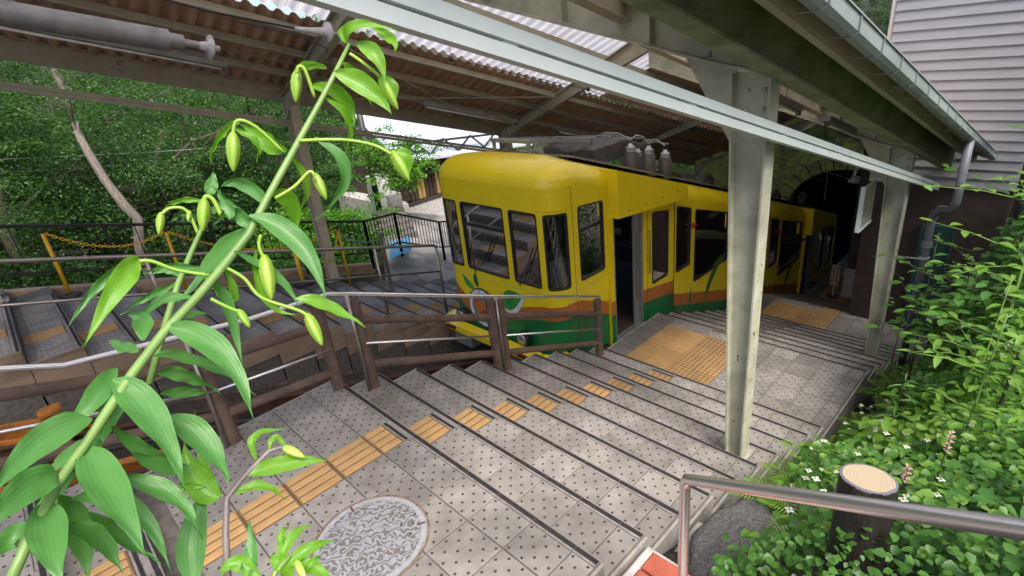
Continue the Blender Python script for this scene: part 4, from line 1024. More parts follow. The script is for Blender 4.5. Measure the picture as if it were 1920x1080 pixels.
# ------------------------------------------------------------------ far platform steel railing
fr = empty('steel_railing', (-4.2, .7, 0), 'two-bar dull steel railing on the far platform edge', 'railing')
ftop = lambda y: 1.103 - .2896 * (y + 1.741)
b_ = MB(); b_.tube([(-4.2, -4, ftop(-4)), (-4.2, 3.25, ftop(3.25)), (-4.2, 3.30, ftop(3.3) - .03)], .024, 12); part('top_bar', b_, M['stainless_dull'], fr, 'auto')
b_ = MB(); b_.tube([(-4.2, -4, ftop(-4) - .46), (-4.2, 3.30, ftop(3.3) - .46)], .017, 10); part('mid_bar', b_, M['stainless_dull'], fr, True)
for y in (-3.6, -.6, 2.2, 3.30):
    zb = -math.floor((y + 1.0) / FD + 1) * H
    b_ = MB(); b_.tube([(-4.2, y, zb), (-4.2, y, ftop(y) - .0)], .021, 10); part('post', b_, M['stainless_dull'], fr, True)
# ------------------------------------------------------------------ black balustrade
bf = empty('black_fence', (-6.6, 1, 0), 'black metal balustrade with thin upright bars at the edge of the far platform', 'fence')
fp = [(-6.62, -4.6, 1.02 + .86), (-6.62, 3.38, -.31), (-7.25, 4.45, -.53), (-7.75, 5.92, -1.22), (-8.6, 7.6, -1.75)]
for (ax, ay, az), (cx, cy, cz) in zip(fp, fp[1:]):
    A, C_ = Vector((ax, ay, az)), Vector((cx, cy, cz)); L_ = (C_ - A).length
    lo_ = Vector((0, 0, -.80))
    b_ = MB(); b_.bar(A, C_, .045, .04); part('top_rail', b_, M['black_paint'], bf)
    b_ = MB(); b_.bar(A + lo_ + Vector((0, 0, .14)), C_ + lo_ + Vector((0, 0, .14)), .035, .03); part('bottom_rail', b_, M['black_paint'], bf)
    n_ = max(1, round(L_ / 1.4))
    for k in range(n_ + 1):
        p_ = A.lerp(C_, k / n_); b_ = MB(); b_.bar(p_ + Vector((.003, 0, -1.0)), p_ + Vector((.003, 0, .01)), .045, .045, (1, 0, 0)); part('post', b_, M['black_paint'], bf)
    n2 = round(L_ / .125)
    for k in range(1, n2):
        p_ = A.lerp(C_, k / n2); b_ = MB(); b_.bar(p_ + lo_ + Vector((0, 0, .14)), p_, .014, .014, (1, 0, 0)); part('bar', b_, M['black_paint'], bf)
kb = MB(); kb.bar((-6.7, -4.6, 1.88 - 1.0), (-6.7, 3.4, -.31 - 1.0), .2, .18); part('kerb', kb, M['soil_wall'], bf)
# yellow chain posts
cps = []
for y, lb in ((-1.29, 'yellow plastic chain post on the steps beside the black fence, top of the flight'), (.05, 'yellow plastic chain post beside the black fence above a leaning trunk'), (2.68, 'yellow plastic chain post beside the black fence near the canopy column')):
    zb = -math.floor((y + 1.0) / FD + 1) * H; zt = .62 + interp(y, [(-1.29, .29), (2.68, -.85)])
    lean = .01
    r = empty('chain_post', (-6.35, y, zb), lb, 'post', 'yellow chain posts')
    b_ = MB(); b_.tube([(-6.35, y, zb + .03), (-6.35, y + lean, zt)], .024, 10); part('tube', b_, M['yellow_post'], r, True)
    b_ = MB(); b_.lathe((-6.35, y, zb), (0, 0, 1), [(.13, 0), (.12, .03), (.04, .06)], 14); part('base', b_, M['dark_metal'], r, 'auto')
    b_ = MB(); b_.lathe((-6.35, y + lean, zt), (0, 0, 1), [(.028, 0), (.032, .03), (.02, .06)], 10); part('cap', b_, M['dark_metal'], r, 'auto'); cps.append(Vector((-6.35, y + lean, zt + .01)))
def chain(A, B, sag, label, mat='yellow_post', lk=.055, rr=.006):
    b_ = MB(); L_ = (B - A).length; n = int(L_ * 1.1 / (lk * .74)); P_ = lambda t_: A.lerp(B, t_) + Vector((0, 0, -4 * sag * t_ * (1 - t_)))
    for k in range(n):
        c0, c1 = P_(k / n), P_((k + 1.35) / n); d_ = (c1 - c0).normalized(); s_ = d_.cross(Vector((0, 0, 1))).normalized(); s_ = s_ if k % 2 else s_.cross(d_)
        m0 = (c0 + c1) / 2; ln = (c1 - c0).length / 2
        ring = [m0 + d_ * (ln * math.cos(q * math.pi / 4)) + s_ * (.018 * math.sin(q * math.pi / 4)) for q in range(9)]
        b_.tube(ring, rr, 4, cap=False)
    o = b_.build('chain', M[mat]); tag(o, label, 'chain'); return o
chain(cps[0], cps[1], .22, 'yellow plastic chain hanging between the two posts up the flight')
chain(cps[1], cps[2], .35, 'yellow plastic chain swinging down from the post above the leaning trunk')
chain(cps[2] + Vector((0, 0, -.02)), Vector((-5.6, 1.95, -.45)), .2, 'short yellow chain looping toward the far canopy column')
sp_ = empty('barrier_post', (-5.0, 2.79, -1.1), 'stainless steel barrier post with a flanged foot on the far platform', 'post')
zb = -math.floor((2.79 + 1.0) / FD + 1) * H
b_ = MB(); b_.tube([(-5.3, 2.95, zb), (-5.3, 2.95, -.22)], .035, 14); part('tube', b_, M['stainless_dull'], sp_, 'auto'); b_ = MB(); b_.lathe((-5.3, 2.95, zb - .002), (0, 0, 1), [(.085, 0), (.085, .025), (.04, .04)], 14); part('foot', b_, M['stainless_dull'], sp_, 'auto')
b_ = MB(); b_.lathe((-5.3, 2.95, -.22), (0, 0, 1), [(.037, 0), (.04, .02), (.03, .04)], 14); part('cap', b_, M['galv'], sp_, 'auto')
chain(Vector((-5.3, 2.95, -.3)), cps[2] + Vector((0, .02, -.1)), .12, 'thin grey chain from the steel barrier post to the fence', 'galv', .045, .004)
wp = empty('white_capped_post', (-6.1, 1.9, -.9), 'orange post with white ball cap behind the far canopy column', 'post')
zb = -6 * H
b_ = MB(); b_.tube([(-6.15, 1.75, zb), (-6.15, 1.75, -.32)], .035, 10); part('tube', b_, M['yellow_post'], wp, True); b_ = MB(); b_.lathe((-6.15, 1.75, -.33), (0, 0, 1), [(.03, 0), (.045, .03), (.04, .07), (.01, .085)], 12); part('cap', b_, M['white'], wp, True)
b_ = MB(); b_.cbox(-6.28, -6.02, 1.6, 1.9, zb, zb + .1, .03); part('base', b_, M['dark_metal'], wp)
# ------------------------------------------------------------------ booking hall with lap siding
bh = empty('station_house', (1.6, 9.4, -4), 'tall station house clad in mauve grey lap siding behind the canopy gutter', 'building')
WY = 9.15
b_ = MB(); b_.box(.45, 2.32, WY + .05, WY + 5, -4.2, 4.4); part('wall', b_, M['siding_brown'], bh)
zz = -.25; k = 0
while zz < 4.3:
    hgt = .145; b_ = MB(); x1 = 2.34
    b_.add([(.44, WY + .018, zz), (x1, WY + .018, zz), (x1, WY + .042, zz + hgt), (.44, WY + .042, zz + hgt), (.44, WY + .05, zz), (x1, WY + .05, zz), (x1, WY + .05, zz + hgt), (.44, WY + .05, zz + hgt)],
           [(0, 1, 2, 3), (7, 6, 5, 4), (0, 1, 5, 4), (1, 2, 6, 5), (2, 3, 7, 6), (3, 0, 4, 7)])
    part('siding_board', b_, M['siding'], bh); zz += hgt; k += 1
b_ = MB(); b_.box(2.32, 2.9, WY + .6, WY + 5, -4, 4.4); part('set_back_wall', b_, M['siding_brown'], bh)
b_ = MB(); b_.tube([(2.42, WY + .35, -2), (2.42, WY + .35, 4)], .045, 12); part('wall_pipe', b_, M['pvc'], bh, True)
b_ = MB(); b_.tube([(.40, WY + .1, 1.2), (.40, WY + .1, 4)], .04, 10); part('wall_pipe', b_, M['white'], bh, True)
b_ = MB(); b_.box(1.3, 1.75, WY + .0, WY + .045, -3.9, -.9); dro = part('door', b_, M['teal'], bh)
for x in (1.3, 1.5, 1.72): 
    b_ = MB(); b_.box(x, x + .03, WY - .02, WY + .0, -3.9, -.9); part('door_rib', b_, M['teal'], bh, sub=dro)
# corner pier beside the tunnel
pr = empty('siding_pier', (-.2, 12.5, -4), 'dark brown lap sided corner pier on a grey concrete base', 'pier')
px0, px1, pyy, pz = -.46, .0, 12.2, LP3[2]
b_ = MB(); b_.cbox(px0 - .02, px1 + .02, pyy, pyy + .8, pz - .2, pz + .75, .01); part('concrete_base', b_, M['concrete_pale'], pr)
b_ = MB(); b_.box(px0 + .02, px1 - .02, pyy + .04, pyy + .76, pz + .75, 1.2); part('core', b_, M['siding_brown'], pr)
zz = pz + .76
while zz < .9:
    b_ = MB(); hgt = .17; y_ = pyy
    b_.add([(px0, y_, zz), (px1, y_, zz), (px1 - .015, y_ + .03, zz + hgt), (px0 + .015, y_ + .03, zz + hgt), (px0, y_ + .8, zz), (px1, y_ + .8, zz), (px1 - .015, y_ + .77, zz + hgt), (px0 + .015, y_ + .77, zz + hgt)],
           [(0, 1, 2, 3), (7, 6, 5, 4), (0, 1, 5, 4), (1, 2, 6, 5), (2, 3, 7, 6), (3, 0, 4, 7)]); part('siding_board', b_, M['siding_brown'], pr); zz += hgt
b_ = MB(); b_.box(px1 - .02, 1.2, pyy + .3, pyy + .5, pz, 1.0); part('side_wall', b_, M['siding_brown'], pr)
b_ = MB(); b_.box(px1 - .02, 1.2, pyy + .28, pyy + .3, pz, pz + .55); part('side_wall_base', b_, M['concrete_pale'], pr)
# little notice stand
ns_ = empty('notice_stand', (-.62, 12.1, LP3[2]), 'small white notice board on a stick at the tunnel end', 'sign')
z = LP3[2]
b_ = MB(); b_.tube([(-.63, 12.1, z), (-.62, 12.1, z + .6)], .016, 8); part('stick', b_, M['white'], ns_)
b_ = MB(); b_.cbox(-.72, -.53, 12.06, 12.08, z + .32, z + .84, .004); nb_ = part('board', b_, M['concrete_pale'], ns_)
for k in range(5):
    for q in range(2):
        b_ = MB(); x = -.70 + q * .085; zz = z + .78 - k * .085; b_.box(x, x + .055, 12.056, 12.0595, zz - .04, zz + .008); part('print', b_, M['car_orange'], ns_, sub=nb_)
b_ = MB(); b_.box(-.75, -.5, 12.0, 12.2, z, z + .04); part('foot', b_, M['dark_metal'], ns_)
chain(Vector((-.53, 12.08, z + .62)), Vector((-.44, 12.19, z + .85)), .05, 'short pale chain from the notice board to the brown pier', 'galv', .05, .005)
# plate on the second column
pl_ = empty('edge_on_sign', (1.2, 6.4, .2), 'pale sign panel seen edge-on at the inner side of the second column', 'sign')
b_ = MB(); b_.box(1.10, 1.13, 6.12, 6.62, -.12, .42); part('panel', b_, M['steel_paint'], pl_)
b_ = MB(); b_.box(1.09, 1.14, 6.09, 6.12, -.15, .44); b_.box(1.09, 1.14, 6.12, 6.62, -.15, -.12); part('frame', b_, M['steel_skylit'], pl_)
# ------------------------------------------------------------------ tunnel
tn = empty('tunnel_portal', (-2.5, 19, -7), 'mossy stone tunnel portal around a black opening behind the cable car', 'tunnel')
TY, TR, TZ = 19.0, 1.95, -4.35
n_ = 16; ang = [math.pi * k / n_ for k in range(n_ + 1)]
ar = [(-2.5 + TR * math.cos(a), TZ + TR * math.sin(a)) for a in ang]
for k in range(n_):                                   # arch stones
    a0, a1 = ang[k] + .012, ang[k + 1] - .012; b_ = MB(); vs = []
    for yy in (TY - .1 - random.uniform(0, .05), TY + .5):
        for rr_, aa in ((TR, a0), (TR + .45, a0), (TR + .45, a1), (TR, a1)): vs.append((-2.5 + rr_ * math.cos(aa), yy, TZ + rr_ * math.sin(aa)))
    b_.add(vs, [(0, 1, 2, 3), (7, 6, 5, 4), (0, 1, 5, 4), (1, 2, 6, 5), (2, 3, 7, 6), (3, 0, 4, 7)]); part('arch_stone', b_, M['moss'], tn)
b_ = MB(); outer = [(-9.5, -8.2), (-9.5, 1.2), (5, 1.2), (5, -8.2)]
R2 = TR + .44; arc2 = [(-2.5 + R2 * math.cos(a), TZ + R2 * math.sin(a)) for a in ang]
# wall as strips over the arch
pts_t = [(5, TZ)] + arc2 + [(-9.5, TZ)]
for (xa, za), (xc, zc) in zip(pts_t, pts_t[1:]): 
    m_ = 6
    for q in range(m_):
        f0, f1 = q / m_, (q + 1) / m_; off = lambda x_, f_: TY + .25 * mnoise.noise(Vector((x_ * .8, f_ * 4, 1)))
        b_.add([(xa, off(xa, f0), lerp(za, 1.5, f0)), (xc, off(xc, f0), lerp(zc, 1.5, f0)), (xc, off(xc, f1), lerp(zc, 1.5, f1)), (xa, off(xa, f1), lerp(za, 1.5, f1))], [(0, 1, 2, 3)])
b_.box(-9.5, -2.5 - R2, TY - .02, TY + .4, -8.6, TZ); b_.box(-2.5 + R2, 5, TY - .02, TY + .4, -8.6, TZ)
part('face_wall', b_, M['moss'], tn)
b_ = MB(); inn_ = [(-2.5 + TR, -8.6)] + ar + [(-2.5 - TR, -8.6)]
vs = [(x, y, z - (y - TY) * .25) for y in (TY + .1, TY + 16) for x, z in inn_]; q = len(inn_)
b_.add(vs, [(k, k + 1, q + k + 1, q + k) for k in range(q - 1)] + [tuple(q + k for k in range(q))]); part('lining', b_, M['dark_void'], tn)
# dark cutting wall beside the far end of the car
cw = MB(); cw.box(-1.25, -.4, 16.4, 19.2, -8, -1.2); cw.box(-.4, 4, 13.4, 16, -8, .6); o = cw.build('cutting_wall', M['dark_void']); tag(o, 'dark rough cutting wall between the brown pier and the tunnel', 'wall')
# ------------------------------------------------------------------ road and house beyond the fence
b_ = MB(); rp = [(-6.75, 3.6, -2.05), (-6.9, 9.5, -3.4), (-11.6, 9.9, -2.75), (-12.1, 7.6, -1.98), (-10.5, 5.9, -1.9), (-8.2, 4.5, -1.75)]
b_.add(rp, [tuple(range(6))]); rdo = b_.build('road', M['road']); tag(rdo, kind='structure')
hs_ = empty('shelter_house', (-14, 10, -3), 'low dark timber shelter with a pale glazed roof on steel trusses beyond the fence', 'building')
b_ = MB(); b_.box(-17, -12.9, 7.9, 13.5, -3.2, -2.0); part('plinth', b_, M['concrete_pale'], hs_)
b_ = MB(); b_.box(-17, -13.1, 8.5, 13.5, -2.0, -.75); part('wall', b_, M['wood_dark'], hs_)
for k in range(22):
    y = 8.7 + k * .16; mt_ = 'bamboo' if k % 5 in (2, 3) else 'wood_dark'
    b_ = MB(); b_.cbox(-13.07 - (k % 3) * .01, -12.98, y - .06, y + .06, -2.0, -.85 + random.uniform(-.05, .05), .01); part('wall_board', b_, M[mt_], hs_)
b_ = MB(); b_.box(-13.1, -12.85, 8.4, 13.2, -2.1, -2.0); part('sill', b_, M['wood_dark'], hs_)
b_ = MB(); b_.add([(-12.2, 7.9, -.45), (-12.2, 14, -1.0), (-16.5, 14, .9), (-16.5, 8.6, 1.4), (-12.2, 7.9, -.52), (-12.2, 14, -1.07), (-16.5, 14, .83), (-16.5, 8.6, 1.33)], [(0, 1, 2, 3), (7, 6, 5, 4), (0, 1, 5, 4), (1, 2, 6, 5), (2, 3, 7, 6), (3, 0, 4, 7)]); part('roof', b_, M['roof_pale'], hs_)
for y in (8.0, 9.2, 10.4, 11.6, 12.8):
    b_ = MB(); z0 = -.42 - (y - 6.8) * .09; b_.bar((-12.2, y, z0), (-15, y, z0 + 1.2), .06, .08); part('roof_rafter', b_, M['black_paint'], hs_)
    b_ = MB(); b_.bar((-12.4, y, z0 + .08), (-12.4, y + .7, z0 + .55), .05, .05); b_.bar((-12.4, y + .7, z0 + .55), (-12.4, y + 1.4, z0 - .05), .05, .05); part('truss_web', b_, M['black_paint'], hs_)
b_ = MB(); b_.bar((-12.4, 7.9, .05), (-12.4, 14, -.5), .06, .07); part('truss_chord', b_, M['black_paint'], hs_); b_ = MB(); b_.bar((-12.4, 7.9, -.48), (-12.4, 14, -1.03), .06, .08); part('truss_chord', b_, M['black_paint'], hs_)
b_ = MB(); b_.cbox(-12.6, -12.1, 7.25, 7.7, -3, -1.35, .02); o = b_.build('gate_pillar', M['concrete_pale']); tag(o, 'pale concrete pillar at the corner of the timber shelter', 'pillar')
b_ = MB(); b_.cbox(-12.9, -12.3, 7.0, 7.45, -3, -.75, .03); o = b_.build('vending_cabinet', M['white']); tag(o, 'white cabinet standing behind the pale concrete pillar', 'cabinet')
b_ = MB(); b_.tube([(-11.7, 6.6, -3), (-11.7, 6.6, 2.2)], .09, 10); o = b_.build('utility_pole', M['dark_metal'], smooth=True); tag(o, 'dark slim utility pole before the pale roof', 'pole')
for k in range(5):
    b_ = MB(); b_.cbox(-9.9 - k * .3, -9.55 - k * .3, 5.5 + k * .12, 6.4 + k * .12, -3, -1.86 + k * .1, .02); o = b_.build('stone_step', M['stone']); tag(o, 'stone step climbing from the road to the shelter', 'step', 'stone steps by the road')
b_ = MB(); vs = []; 
for i in range(9):
    for j in range(5): vs.append((-7.0 - .18 * i, 4.0 + .14 * j + .11 * i, -1.38 - .02 * i + .06 * mnoise.noise(Vector((i * .7, j * .9, 0)))))
b_.add(vs, [(i * 5 + j, i * 5 + j + 1, (i + 1) * 5 + j + 1, (i + 1) * 5 + j) for i in range(8) for j in range(4)]); o = b_.build('tarpaulin', M['blue_tarp'], smooth=True); tag(o, 'crumpled light blue tarpaulin on the ground by the black fence corner', 'tarpaulin')
for k, (z0, z1) in enumerate(((1.55, 1.0), (1.25, .75), (.95, .45))):
    wire('overhead_cable', [(-10 - k, -3, z0 + .35), (-10.5 - k, 1.0, z0 - .25), (-11 - k, 5, z0 - .75), (-11.7, 6.6, z0 - .7)], .008, ('topmost', 'middle', 'lowest and most sagging')[k] + ' of the thin cables strung across the trees to the utility pole', 'galv', 'cable')
# ------------------------------------------------------------------ foliage tools
def norm(a): return a / np.maximum(1e-9, np.linalg.norm(a, axis=-1, keepdims=True))
def leaf_cloud(name, C, U, Nn, L, Wd, mat, droop=.12):
    """many leaf faces: C base, U direction, Nn rough normal; six vertices, folded on the midrib"""
    U = norm(U); V = norm(np.cross(U, Nn)); Nn = np.cross(V, U); n = len(C)
    L = L[:, None]; Wd = Wd[:, None]
    tip = C + U * L - Nn * L * droop
    l1 = C + U * L * .3 - V * Wd * .5 + Nn * L * .06; l2 = C + U * L * .68 - V * Wd * .36 + Nn * L * .02
    r1 = C + U * L * .3 + V * Wd * .5 + Nn * L * .06; r2 = C + U * L * .68 + V * Wd * .36 + Nn * L * .02
    vs = np.stack([C, l1, l2, tip, r2, r1], 1).reshape(-1, 3)
    b_ = (np.arange(n) * 6)[:, None]
    quads = np.concatenate([b_ + np.array([[0, 3, 2, 1]]), b_ + np.array([[0, 5, 4, 3]])], 0)
    me = bpy.data.meshes.new(name); me.vertices.add(len(vs)); me.vertices.foreach_set('co', vs.ravel().astype(np.float32))
    me.loops.add(quads.size); me.loops.foreach_set('vertex_index', quads.ravel().astype(np.int32))
    me.polygons.add(len(quads)); me.polygons.foreach_set('loop_start', (np.arange(len(quads)) * 4).astype(np.int32)); me.polygons.foreach_set('loop_total', np.full(len(quads), 4, np.int32))
    me.materials.append(mat); me.update(); me.validate(); return me

def sprays(n_spray, per, radius, shell=(.45, 1.0), flat=.16, spr=.75, seed=0):
    """layered sprays of leaves spread through an ellipsoid"""
    r_ = np.random.default_rng(seed); d_ = norm(r_.normal(size=(n_spray, 3))); c_ = d_ * (r_.uniform(shell[0] ** 2, shell[1] ** 2, (n_spray, 1)) ** .5) * np.array(radius)
    c_ *= 1 + .25 * np.sin(d_[:, :1] * 5 + seed) * np.cos(d_[:, 1:2] * 4)
    C = []; U = []
    for i in range(n_spray):
        s_ = spr * r_.uniform(.6, 1.35); k = int(per * r_.uniform(.6, 1.4)); a = r_.uniform(0, 2 * np.pi, k); q = r_.uniform(0, 1, k) ** .6 * s_
        out = d_[i] * np.array([1, 1, .2]); ox = np.stack([q * np.cos(a), q * np.sin(a), r_.normal(0, flat * s_, k) - .35 * q ** 2 / s_], 1)
        C.append(c_[i] + ox); U.append(np.stack([np.cos(a), np.sin(a), np.full(k, -.25)], 1) + out * .5 + r_.normal(0, .35, (k, 3)))
    C = np.concatenate(C); U = np.concatenate(U); return C, U, r_
def crown_mesh(name, mat, n_spray, per, radius, leaf=.1, seed=0, **kw):
    C, U, r_ = sprays(n_spray, per, radius, seed=seed, **kw); n = len(C)
    Nn = np.array([0, 0, 1.]) + r_.normal(0, .45, (n, 3)); L = leaf * r_.uniform(.6, 1.3, n)
    return leaf_cloud(name, C, U, Nn, L, L * .62, mat)
def trunk_mesh(name, mat, h, r0, crown_r, nl=7, seed=0):
    r_ = random.Random(seed); b_ = MB(); pts = [Vector((0, 0, -.6))]; 
    for k in range(6): pts.append(Vector((r_.uniform(-.12, .12) * k, r_.uniform(-.12, .12) * k, h * (k + 1) / 6)))
    b_.tube(pts, [r0 * (1.25 - .9 * k / 6) for k in range(7)], 10)
    for k in range(nl):
        t_ = r_.uniform(.35, .95); p_ = pts[1 + int(t_ * 5)]; a = r_.uniform(0, 6.28); l = crown_r * r_.uniform(.5, .95)
        e = p_ + Vector((math.cos(a) * l, math.sin(a) * l, l * r_.uniform(.15, .5))); mid = p_.lerp(e, .5) + Vector((0, 0, l * .1)); rr = r0 * (.55 - .3 * t_)
        b_.tube([p_, mid, e], [rr, rr * .6, rr * .2], 7)
        for q in range(3):
            f_ = e + Vector((r_.uniform(-1, 1), r_.uniform(-1, 1), r_.uniform(-.1, .6))) * l * .4; s_ = p_.lerp(e, r_.uniform(.4, .8)); b_.tube([s_, s_.lerp(f_, .5) + Vector((0, 0, .1)), f_], [rr * .4, rr * .25, rr * .08], 5)
    return b_.mesh(name, mat, 'auto')
kinds = {
 'maple': (trunk_mesh('trunk', M['bark'], 6.5, .17, 3.0, 9, 1), crown_mesh('crown', M['leaf_maple'], 230, 260, (3.1, 3.1, 3.6), .072, 1, spr=.62), 4.4),
 'dark': (trunk_mesh('trunk', M['bark'], 8.5, .2, 2.6, 9, 2), crown_mesh('crown', M['leaf_dark'], 240, 240, (2.7, 2.7, 4.8), .08, 2, spr=.62), 5.2),
 'tall': (trunk_mesh('trunk', M['bark'], 11, .22, 3.2, 10, 3), crown_mesh('crown', M['leaf_tree'], 260, 230, (3.6, 3.6, 5.6), .095, 3, spr=.7), 6.8),
 'bush': (trunk_mesh('trunk', M['bark'], 1.3, .05, .9, 7, 4), crown_mesh('crown', M['leaf_bright'], 70, 130, (1.15, 1.15, 1.05), .075, 4, spr=.42), .95),
 'dbush': (trunk_mesh('trunk', M['bark'], 1.3, .05, .9, 7, 5), crown_mesh('crown', M['leaf_tree'], 80, 140, (1.5, 1.5, 1.1), .085, 5, spr=.5), .9),
}
def tree(x, y, kind, sc, label, group='trees beyond the far platform', z=None, cat='tree'):
    t_, c_, ch = kinds[kind]; z = ter(x, y) if z is None else z
    r = empty('tree' if 'bush' not in kind else 'shrub', (x, y, z - .1), label, cat, group); r.rotation_euler.z = random.uniform(0, 6.28); r.scale = (sc, sc, sc * random.uniform(.92, 1.1))
    link('trunk', t_, r); link('crown', c_, r, (0, 0, ch)); return r
T1 = 'leafy broadleaf tree in the green wood beyond the black fence'; T2 = 'darker dense tree in the green wood beyond the black fence'; T3 = 'tall broadleaf tree at the back of the green wood'
for x, y, k, s in ((-11.0, -1.6, 'maple', .85), (-12.2, 1.4, 'maple', .9), (-11.4, 3.9, 'maple', .68), (-14.2, -.4, 'dark', .72), (-14.8, 3.0, 'dark', .72), (-13.6, -4.2, 'maple', 1.0),
                   (-17.5, 1.4, 'tall', .66), (-18, 5.0, 'tall', .66), (-17, -2.5, 'tall', .66), (-22, 3, 'tall', .72), (-22, 8, 'tall', .72), (-21, -1.5, 'tall', .7), (-19, 9.5, 'dark', .8),
                   (-28, 6, 'tall', .72), (-28, 13, 'tall', .8), (-30, 0, 'tall', .66), (-24, 15, 'tall', .8), (-24, -6, 'tall', .72), (-18, 17, 'tall', .85), (-13, 19, 'dark', .9), (-9, 16, 'dark', .8), (-15.5, -7, 'dark', .8), (-19.5, 13, 'tall', .95), (-21, 10.5, 'tall', 1.0), (-17.5, 14.8, 'dark', 1.0)):
    tree(x, y, k, s, {'maple': T1, 'dark': T2, 'tall': T3}[k])
for x, y, s, k in ((-8.6, -1.7, .8, 'dbush'), (-8.4, .6, .8, 'dbush'), (-8.5, 2.4, .8, 'dbush'), (-10, -.4, 1.1, 'dbush'), (-10.2, 2.3, 1.0, 'dbush'), (-9.2, -3.4, 1.0, 'dbush')):
    tree(x, y, k, s, 'green undergrowth shrub just behind the black fence', 'undergrowth shrubs', None, 'shrub')
tree(-9.4, 4.15, 'bush', .95, 'bright yellow green shrub by the road beyond the black fence corner', 'roadside shrubs', -2.1, 'shrub')
tree(-9.9, 3.4, 'bush', .8, 'bright yellow green shrub by the road beyond the black fence corner', 'roadside shrubs', -1.8, 'shrub')
for x, y, s in ((-4.5, 22.5, .7), (1, 23, .7), (-1.5, 26, .8)): tree(x, y, 'maple', s, 'tree growing above the mossy tunnel', 'trees above the tunnel', -1.2)
for x, y, s in ((-1, 17.5, .9), (3.5, 19, .9)): tree(x, y, 'tall', s, 'tall tree showing behind the station house', 'trees behind the station house', .5)
for x, y, s_ in ((5.3, 6.5, .75), (5.6, 9.6, .8)): tree(x, y, 'maple', s_, 'unseen broadleaf tree added above the planted bank to shade the landing', 'unseen trees added to shade the landing')  # out of view, added to keep the sun off the lower landing
# branch of leaves hanging in front of the shelter
br = empty('overhanging_branch', (-10.6, 6.0, .3), 'leafy branch hanging in front of the pale shelter roof', 'branch')
b_ = MB(); b_.tube([(-11.2, 4.3, -.2), (-10.8, 5.6, .25), (-10.6, 6.8, .2), (-10.5, 7.7, -.35)], [.04, .03, .02, .008], 6); b_.tube([(-10.8, 5.6, .25), (-10.4, 6.4, -.4), (-10.3, 6.9, -1.0)], [.02, .014, .006], 5); part('twig', b_, M['bark'], br)
C, U, r_ = sprays(60, 70, (.5, 1.5, .85), seed=9, spr=.32, shell=(.1, 1)); C = C * np.array([1, 1, 1]) + np.array([0, .65, -.35]); n_ = len(C)
me = leaf_cloud('leaves', C, U, np.array([0, 0, 1.]) + r_.normal(0, .4, (n_, 3)), .11 * r_.uniform(.6, 1.2, n_), .05 * r_.uniform(.7, 1.2, n_), M['leaf_bright']); link('leaves', me, br)
# bare leaning trunks
lt = empty('leaning_trunk', (-9.6, 0, -2), 'bare grey leaning tree trunk with broken top among the leaves', 'trunk')
P_ = [unp(x, y, t_) for x, y, t_ in ((262, 470, 11.9), (258, 410, 11.9), (233, 385, 11.9), (195, 335, 12), (165, 285, 12.1), (143, 245, 12.2))]
b_ = MB(); b_.tube([P_[0] + Vector((0, 0, -1.5))] + P_, [.09, .085, .085, .08, .07, .065, .055], 9); part('trunk', b_, M['bark_pale'], lt, 'auto')
for k in range(4):
    e = P_[-1] + Vector((random.uniform(-.08, .08), random.uniform(-.08, .08), random.uniform(.05, .16))); b_ = MB(); b_.tube([P_[-1] - Vector((0, 0, .05)), e], [.035, .004], 5); part('splinter', b_, M['bark_pale'], lt)
b_ = MB(); b_.tube([unp(*p_) for p_ in ((100, 130, 13.2), (125, 180, 13.1), (140, 250, 13))], [.05, .045, .03], 8); o = b_.build('bare_limb', M['bark'], smooth=True); tag(o, 'short grey bare limb under the far eave beam', 'limb')

# ------------------------------------------------------------------ planted bank beside the stairs
r_ = np.random.default_rng(21)
def bank_pts(n, x0, x1, y0, y1):
    out = []
    while len(out) < n:
        x, y = r_.uniform(x0, x1), r_.uniform(y0, y1)
        if x < 1.98 + .1 * math.sin(y * 5) : continue
        if y < 1.15 and x < 2.32 - .12 * (y < .5): continue
        if (x - 2.63) ** 2 + (y - .5) ** 2 < .03: continue
        if y < -.15 and x < 3.1: continue
        if mnoise.noise(Vector((x * 2.2, y * 2.2, 5))) < -.38: continue
        out.append((x, y))
    return np.array(out)
def cover(n, x0, x1, y0, y1, hmax, leaf, mat, name, label):
    p_ = bank_pts(n, x0, x1, y0, y1); hz = r_.uniform(0.02, 1, n) ** .8 * hmax * (.6 + .6 * np.array([mnoise.noise(Vector((a * 1.6, c * 1.6, 2))) + .5 for a, c in p_]))
    C = np.stack([p_[:, 0], p_[:, 1], np.array([bank_z(a, c) for a, c in p_]) + np.maximum(.015, hz)], 1)
    a = r_.uniform(0, 6.28, n); U = np.stack([np.cos(a) - .2, np.sin(a) - .3, r_.uniform(-.55, .2, n)], 1); L = leaf * r_.uniform(.6, 1.35, n)
    me = leaf_cloud(name, C, U, np.array([.0, -.15, 1.]) + r_.normal(0, .3, (n, 3)), L, L * .8, mat); o = link(name, me); tag(o, label, 'plants', kind='stuff'); return o
cover(34000, 1.8, 4.2, -.6, 8.6, .32, .036, M['leaf_bank'], 'ground_cover', 'dense heart-leaved green ground cover over the bank')
cover(7000, 2.1, 4.2, .4, 8.4, .46, .055, M['leaf_bank'], 'tall_ground_cover', 'taller mixed green leaves growing through the ground cover')
cover(4500, 1.95, 4.0, .4, 8.0, .42, .05, M['leaf_lime'], 'lime_ground_cover', 'scattered lime green leaves in the ground cover')
